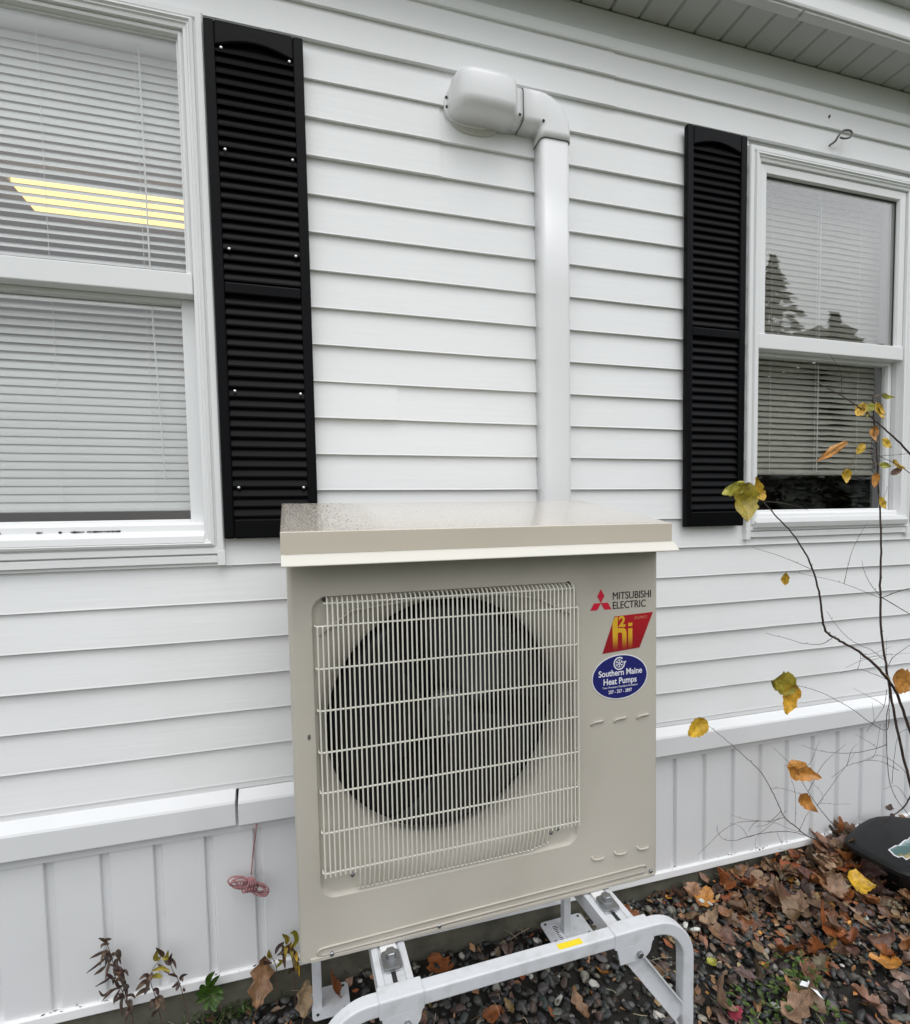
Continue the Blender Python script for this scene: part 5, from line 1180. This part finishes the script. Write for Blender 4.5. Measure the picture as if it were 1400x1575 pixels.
# ------------------------------------------------------------------ fallen leaves
random.seed(21)
PAL = ['brown'] * 7 + ['tan'] * 9 + ['rust'] * 4 + ['dark'] * 2 + ['pale'] * 3 + ['greylf'] * 2 + ['orange']
LM = []
for i in range(48):
    shp = random.choice(['ovate', 'ovate', 'maple', 'oak', 'maple']); L = random.uniform(.045, .085)
    b = leaf_mesh(shp, L, L * random.uniform(.6, .95), random.uniform(-.7, 1.2), random.uniform(-.5, .9), i + 50, jit(TINTS[random.choice(PAL)], .3))
    LM.append(b)
lmesh = []
nleaf = 0
def heap(x, y):
    return .062 * max(0, min(1, (x - 1.35) / .6)) * math.exp(-((y + .05) / .20) ** 2) 
for i in range(330):
    if i < 235:
        x = min(2.4, random.triangular(1.12, 2.35, 1.9)); y = -abs(random.gauss(0, .24)) - .03
        if y < -.8: continue
    elif i < 285: x = random.uniform(.95, 1.7); y = random.uniform(-.62, -.05)
    else: x = random.uniform(-.4, .95); y = random.uniform(-.45, -.04)
    if i >= 290: continue
    k_ = i % 48
    if i < 48: o = LM[k_].build('fallen_leaf', M_LEAF, ground, smooth=True); lmesh.append(o.data)
    else: o = bpy.data.objects.new('fallen_leaf', lmesh[k_]); COL.objects.link(o); o.parent = ground
    z = gz(x, y) + .022 + heap(x, y) * random.uniform(.55, 1.05) + random.uniform(0, .010)
    o.location = (x, y, z); sc_ = random.uniform(.55, 1.2); o.scale = (sc_, sc_ * random.uniform(.7, 1.1), sc_)
    o.rotation_euler = (random.gauss(0, .38), random.gauss(0, .38), random.uniform(0, 6.28))
# distinctive leaves and litter, each its own thing
SPEC = [
 ('maple', .085, .085, 'rust', (.365, -.100), 20, (.1, .1, 1.9), 'broad rust-brown leaf on the gravel behind the middle of the stand rail'),
 ('ovate', .075, .065, 'rust', (.055, -.085), 30, (.5, -.9, 2.6), 'rust-orange leaf leaning just right of the left rear leg of the stand'),
 ('oak', .120, .070, 'tan', (-.165, -.060), 62, (.35, -1.0, 1.25), 'large tan curled leaf standing upright by the foundation left of the heat pump'),
 ('oak', .085, .060, 'pale', (-.045, -.115), 40, (.6, -1.0, 1.5), 'pale papery leaf beside the left rear stand leg'),
 ('maple', .075, .065, 'orange', (1.262, -.119), 26, (.2, -.2, .4), 'bright orange-brown maple leaf just right of the heat pump base'),
 ('ovate', .085, .075, 'yellow', (1.800, -.215), 62, (.5, .3, -.5), 'large yellow leaf on top of the leaf litter in front of the black bin'),
 ('ovate', .080, .055, 'tan', (1.83, -.120), 68, (.2, .3, .1), 'tan and yellow leaf behind the large yellow leaf'),
 ('ovate', .080, .055, 'brown', (1.640, -.270), 45, (.2, .1, 2.6), 'flat brown leaf in the middle of the leaf litter'),
 ('ovate', .070, .060, 'brown', (1.480, -.215), 42, (.3, .1, 1.2), 'mid brown leaf with holes left of the litter centre'),
 ('maple', .080, .072, 'orange', (1.634, -.500), 38, (.2, .3, 2.4), 'crisp orange leaf at the right edge of the photo'),
 ('ovate', .085, .065, 'tan', (1.900, -.350), 45, (.3, .2, .8), 'broad tan leaf at the right edge above the orange leaf'),
 ('maple', .060, .060, 'tan', (1.205, -.240), 26, (.3, .2, .5), 'small tan lobed leaf beside the curved stand leg'),
 ('ovate', .095, .050, 'rust', (1.440, -.410), 32, (.5, .7, -.6), 'long dark rust leaf standing on edge among the stones'),
 ('oak', .075, .050, 'tan', (.690, -.350), 24, (.3, -.4, 1.8), 'tan lobed leaf on the gravel below the stand rail near the right brace'),
 ('ovate', .060, .045, 'rust', (.431, -.266), 24, (.1, .1, .2), 'small rust leaf below the front rail of the stand'),
 ('maple', .045, .038, 'red', (1.060, -.470), 26, (.2, .0, .3), 'crimson leaf at the bottom edge right of the stand leg'),
 ('ovate', .030, .028, 'greenyellow', (1.124, -.314), 24, (.1, 0, 0), 'tiny yellow-green leaf on the gravel'),
 ('ovate', .055, .020, 'orange', (.816, -.259), 26, (.4, .5, 1.9), 'narrow curled orange leaf between the stand brace and the rail'),
 ('oak', .050, .030, 'dark', (2.13, -.11), 198, (.1, .1, .4), 'curled dark brown leaf lying on the black bin lid'),
]
for i, (shp, L, Wd, tn, (x, y), dz, rot, lab) in enumerate(SPEC):
    b = leaf_mesh(shp, L, Wd, .45, .3, 300 + i, jit(TINTS[tn], .05)); z = gz(x, y) + dz / 1000.0
    o = b.build('fallen_leaf', M_LEAF, None, smooth=True); o.location = (x, y, z); o.rotation_euler = rot
    tag(o, lab, 'leaf', 'distinctive fallen leaves')
pb = MB(); pts = [(0, 0), (.012, .010), (.026, .007), (.033, .015), (.036, .004), (.046, -.010), (.050, -.030), (.040, -.022), (.030, -.008), (.014, -.006)]
pb.add([(x, y, .004 * math.sin(x * 90)) for x, y in pts] + [(x, y, .004 * math.sin(x * 90) + .0006) for x, y in pts], [tuple(range(10)), tuple(range(19, 9, -1))] + [(j, (j + 1) % 10, (j + 1) % 10 + 10, j + 10) for j in range(10)])
o = pb.build('paper_scrap', mat('white_paper', (.78, .80, .82), .6)); o.location = (P_PAPER[0] - .02, P_PAPER[1] + .01, gz(*P_PAPER) + .068); o.rotation_euler = (.25, .1, -.3); tag(o, 'torn scrap of white paper lying among the green clover', 'paper')
# white chips
for i, (x, y) in enumerate(((1.275, -.110), (1.292, -.128), (1.165, -.205), (1.150, -.18), (1.31, -.15), (1.235, -.19))):
    v, f = stone_geo(60 + i, 1, .55, .35); b = MB().add(v, f, jit((.55, .56, .55), .1)); o = b.build('stone', M_STONE, ground, smooth=True)
    o.location = (x, y, gz(x, y) + .030); s_ = random.uniform(.012, .02); o.scale = (s_,) * 3; o.rotation_euler = (.4, .2, i * 1.3)
# green clover patch, moss: ground cover
cv_ = MB()
for i in range(250):
    cxp, cyp, sd2 = random.choice([(1.16, -.46, .06), (1.20, -.50, .07), (1.36, -.42, .035), (1.30, -.49, .04)])
    x, y = random.gauss(cxp, sd2), random.gauss(cyp, sd2 * .7); z = gz(x, y) + random.uniform(.014, .05)
    a = random.uniform(0, 6.28); L = random.uniform(.010, .024); d = Vector((math.cos(a), math.sin(a), random.uniform(-.3, .4))) * L
    add_leaf_between(cv_, (x, y, z), Vector((x, y, z)) + d, random.uniform(.25, .6), jit((.085, .15, .022), .4), i, Vector((random.uniform(-.4, .4), random.uniform(-.6, .2), 1)))
for i in range(160):
    x = random.gauss(-.25, .05); y = -abs(random.gauss(.02, .02)) - .01; z = gz(x, y) + random.uniform(.005, .035); a = random.uniform(0, 6.28)
    d = Vector((math.cos(a), math.sin(a), random.uniform(.1, 1.2))) * random.uniform(.008, .022)
    add_leaf_between(cv_, (x, y, z), Vector((x, y, z)) + d, .2, jit((.05, .09, .015), .3), i)
tag(cv_.build('clover', M_LEAF, smooth=True), 'low green clover and moss growing through the gravel', 'ground cover', kind='stuff')
# dry stems and bark shreds
dg_ = MB()
for i in range(170):
    x = random.uniform(-.5, 2.3); y = random.uniform(-.75, -.03); z = gz(x, y) + .024 + heap(x, y) * .9 + random.uniform(0, .012); a = random.uniform(0, 3.14); L = random.uniform(.015, .08)
    d = Vector((math.cos(a), math.sin(a), random.uniform(-.12, .12))) * L; p = Vector((x, y, z))
    t_ = jit(random.choice([(.30, .25, .17), (.12, .08, .055), (.42, .36, .25)]), .3)
    mb = MB().tube(smooth_pts([p, p + d * .5 + Vector((0, 0, random.uniform(-.004, .01))), p + d], 3), random.uniform(.0005, .0012), 4); dg_.add(mb.v, mb.f, t_)
tag(dg_.build('plant_debris', M_STONE), 'thin dry stems scattered over the gravel', 'plant debris', kind='stuff')
# crumbled litter: small torn leaf pieces that nobody could count
lt = MB()
for i in range(2600):
    x = min(2.5, random.triangular(.95, 2.5, 2.0)); y = -abs(random.gauss(0, .26)) - .015
    if i > 2250: x = random.uniform(-.5, 1.2); y = random.uniform(-.6, -.02)
    if y < -.9: continue
    z = gz(x, y) + .014 + heap(x, y) * random.uniform(.2, .95) + random.uniform(0, .010); a = random.uniform(0, 6.28); L = random.uniform(.010, .034)
    d = Vector((math.cos(a), math.sin(a), random.gauss(0, .4))) * L
    v, f, uv = leaf_geo('ovate', 1, 1, 0, 0, i % 9) if False else (None, None, None)
    ex = d.normalized(); ey = Vector((random.gauss(0, .3), random.gauss(0, .3), 1)).cross(ex).normalized(); wv = L * random.uniform(.35, .8); c_ = Vector((x, y, z)); ez = ex.cross(ey)
    q_ = [c_, c_ + d * .5 + ey * wv * .5 + ez * random.uniform(-.004, .004), c_ + d + ez * random.uniform(-.004, .004), c_ + d * .6 - ey * wv * .5, c_ + d * .15 - ey * wv * .4 + ez * random.uniform(-.003, .003)]
    lt.add(q_ + [c_ + d * .5], [(5, 0, 1), (5, 1, 2), (5, 2, 3), (5, 3, 4), (5, 4, 0)], jit(TINTS[random.choice(PAL)], .3), [(random.random(), random.random())] * 6)
for i in range(140):       # bits caught on the skirting track and in its grooves
    gx = -.163 + P * random.randint(-4, 19) + random.gauss(.008, .012) if i < 90 else random.uniform(-.7, 2.3)
    c_ = Vector((gx, random.uniform(-.024, -.012), -1.262 + random.uniform(0, .004))); L = random.uniform(.002, .008); a = random.uniform(0, 3.14)
    ex = Vector((math.cos(a), .2, math.sin(a) * .5)) * L; ey = Vector((0, -.4, 1)) * L * .4
    lt.add([c_ - ex, c_ - ey, c_ + ex, c_ + ey], [(0, 1, 2, 3)], jit(TINTS[random.choice(['dark', 'dark', 'brown'])], .3), [(0, .5)] * 4)
tag(lt.build('leaf_litter', M_LEAF), 'crumbled brown leaf litter lying over the gravel', 'leaf litter', kind='stuff')

# ------------------------------------------------------------------ black bin with sticker at the right
BNB = (2.15, -.2, -1.35)
bn = tag(empty('plastic_bin', BNB), 'black plastic bin lid with rounded end and colourful sticker at the right edge', 'bin')
out_ = [(1.872, -.345), (1.842, -.262), (1.850, -.215), (1.915, -.118), (1.985, -.072), (2.09, -.045), (2.185, -.040), (2.30, -.048), (2.62, -.06), (2.62, -.36), (2.10, -.36)]
out_ = [(1.940, -.345), (1.905, -.338), (1.890, -.315), (1.880, -.245), (1.874, -.190), (1.878, -.150), (1.897, -.124), (1.959, -.096), (2.046, -.066), (2.120, -.050), (2.165, -.048), (2.215, -.058), (2.255, -.085), (2.30, -.11), (2.60, -.14), (2.60, -.40), (2.25, -.40)]
def inset(pts, d):
    c = Vector((sum(p[0] for p in pts) / len(pts), sum(p[1] for p in pts) / len(pts))); return [tuple(Vector(p) + (c - Vector(p)).normalized() * d) for p in pts]
zt = -1.213
o = MB().rings([[(x, y, zt - .018) for x, y in out_], [(x, y, zt - .005) for x, y in out_], [(x, y, zt) for x, y in inset(out_, .008)], [(x, y, zt + .002) for x, y in inset(out_, .03)]]).build('lid', M_BIN, bn, BNB); o.data.shade_smooth()
md = o.modifiers.new('es', 'EDGE_SPLIT'); md.split_angle = R(40)
MB().rings([[(x, y, zt - .018) for x, y in inset(out_, .045)], [(x, y, -1.36) for x, y in inset(out_, .080)]]).build('body', M_BIN, bn, BNB)
MB().tube([(x, y, zt + .0025) for x, y in (inset(out_, .045)[-3:] + inset(out_, .045)[:2])], .002, 6).build('moulded_rim', M_BIN, bn, BNB)
sp_ = [(1.974, -0.223), (2.025, -0.212), (2.036, -0.215), (2.089, -0.199), (2.104, -0.2), (2.143, -0.187), (2.19, -.195), (2.20, -.240), (2.15, -.275), (2.08, -.268), (2.029, -0.280), (2.005, -0.279), (1.973, -0.284), (1.979, -0.267), (1.962, -0.266), (1.959, -0.253)]
def flat(pts, z, th=.0005):
    n = len(pts); return MB().add([(x, y, z) for x, y in pts] + [(x, y, z + th) for x, y in pts], [tuple(range(n)), tuple(range(2 * n - 1, n - 1, -1))] + [(j, (j + 1) % n, (j + 1) % n + n, j + n) for j in range(n)])
sk = flat(sp_, zt + .0022).build('sticker', M_WHITEP, bn, BNB)
def sticker_mat():
    m = bpy.data.materials.new('sticker_art'); m.use_nodes = True; n = m.node_tree; b = n.nodes['Principled BSDF']; b.inputs['Roughness'].default_value = .3
    g = n.nodes.new('ShaderNodeNewGeometry'); s_ = n.nodes.new('ShaderNodeSeparateXYZ'); n.links.new(g.outputs['Position'], s_.inputs[0])
    t = n.nodes.new('ShaderNodeTexNoise'); t.inputs['Scale'].default_value = 60; n.links.new(g.outputs['Position'], t.inputs['Vector'])
    ma = n.nodes.new('ShaderNodeMath'); ma.operation = 'MULTIPLY_ADD'; n.links.new(t.outputs['Fac'], ma.inputs[0]); ma.inputs[1].default_value = .035; n.links.new(s_.outputs[1], ma.inputs[2])
    r_ = n.nodes.new('ShaderNodeMapRange'); r_.inputs[1].default_value = -.30; r_.inputs[2].default_value = -.19; n.links.new(ma.outputs[0], r_.inputs[0])
    c = n.nodes.new('ShaderNodeValToRGB'); e = c.color_ramp.elements; e[0].color = (.45, .38, .16, 1); e[1].color = (.35, .45, .45, 1); e[0].position = 0; e[1].position = 1
    x = c.color_ramp.elements.new(.45); x.color = (.40, .32, .13, 1); x = c.color_ramp.elements.new(.55); x.color = (.06, .13, .12, 1); x = c.color_ramp.elements.new(.8); x.color = (.07, .16, .16, 1)
    n.links.new(r_.outputs[0], c.inputs[0]); n.links.new(c.outputs[0], b.inputs['Base Color']); return m
flat(inset(sp_, .007), zt + .0029).build('sticker_art', sticker_mat(), sk, BNB)

# ------------------------------------------------------------------ what the window panes reflect, across the yard
def evergreen(x, y, h, w_, lab):
    root = tag(empty('evergreen_tree', (x, y, -1.46)), lab, 'tree', 'evergreen trees across the yard'); B_ = (x, y, -1.46)
    MB().tube([(x, y, -1.46), (x, y, -1.46 + h * .97)], h * .014, 7, .01).build('trunk', M_TRUNK, root, B_)
    c = MB(); rnd = random.Random(int(x * 10))
    for i in range(2000):
        t = rnd.random() ** .8; zz = -1.46 + h * (.08 + .92 * t); rr_ = w_ * (1 - t) ** .85 * (.72 + .28 * math.sin(t * 46) ** 2) * rnd.uniform(.4, 1.05) + .05
        a = rnd.uniform(0, 6.28); px, py = x + rr_ * math.cos(a), y + rr_ * math.sin(a); L = rnd.uniform(.25, .6)
        ex = Vector((math.cos(a), math.sin(a), -.35)).normalized(); ey = Vector((-math.sin(a), math.cos(a), rnd.uniform(-.3, .3))); p = Vector((px, py, zz)) - ex * L * .6
        c.add([p, p + ex * L * .6 + ey * L * .28, p + ex * L, p + ex * L * .6 - ey * L * .28], [(0, 1, 2, 3)])
    c.build('crown', M_NEEDLE, root, B_)
evergreen(19.0, -16.6, 11.9, 3.6, 'tall evergreen mirrored in the left part of the right window')
evergreen(22.9, -17.0, 10.2, 1.9, 'smaller evergreen mirrored near the middle of the right window')
tl = MB(); rnd = random.Random(5)
for i in range(14000):
    a = rnd.uniform(.35, 1.4); d0 = 34 + rnd.uniform(0, 7); hh = 10.6 + 1.3 * math.sin(a * 17) + .8 * math.sin(a * 41 + 1); zz = -1.46 + hh * rnd.random() ** .7
    p = Vector((math.sin(a) * d0, -math.cos(a) * d0, zz)); L = rnd.uniform(.35, .9)
    ex = Vector((math.cos(a), math.sin(a), rnd.uniform(-.6, .6))).normalized(); ez = Vector((rnd.uniform(-.2, .2), rnd.uniform(-.2, .2), 1))
    tl.add([p - ex * L, p - ez * L * .5, p + ex * L, p + ez * L * .6], [(0, 1, 2, 3)])
tag(tl.build('distant_wood', M_NEEDLE), 'dark distant wood mirrored along the bottom of the window panes', 'wood', kind='stuff')

NBB = (24, -24, -1.46)
nb = tag(empty('neighbour_house', NBB), 'long grey single-storey house across the yard, mirrored low in the right window', 'house')
MB().box(12, 40, -26, -19.5, -1.46, 1.75).build('wall', M_GREYW2, nb, NBB)
MB().rings([[(x, -19.1, 1.75), (x, -26.4, 1.75), (x, -23, 2.9)] for x in (11.6, 40.4)]).build('roof', M_ROOF, nb, NBB)
MB().box(11.6, 40.4, -19.12, -19.0, 1.68, 1.82).build('fascia', M_TRIM, nb, NBB)
for x in (15, 18.4, 22, 29, 33):
    w_ = MB().box(x, x + 1.1, -19.5, -19.44, -.2, 1.2).build('window', M_TRIM, nb, NBB); MB().box(x + .08, x + 1.02, -19.45, -19.43, -.12, 1.12).build('pane', M_BLACK, w_, NBB)
MB().box(25.6, 27.4, -19.5, -19.45, -1.4, 1.2).build('door', M_SHUTTER, nb, NBB)
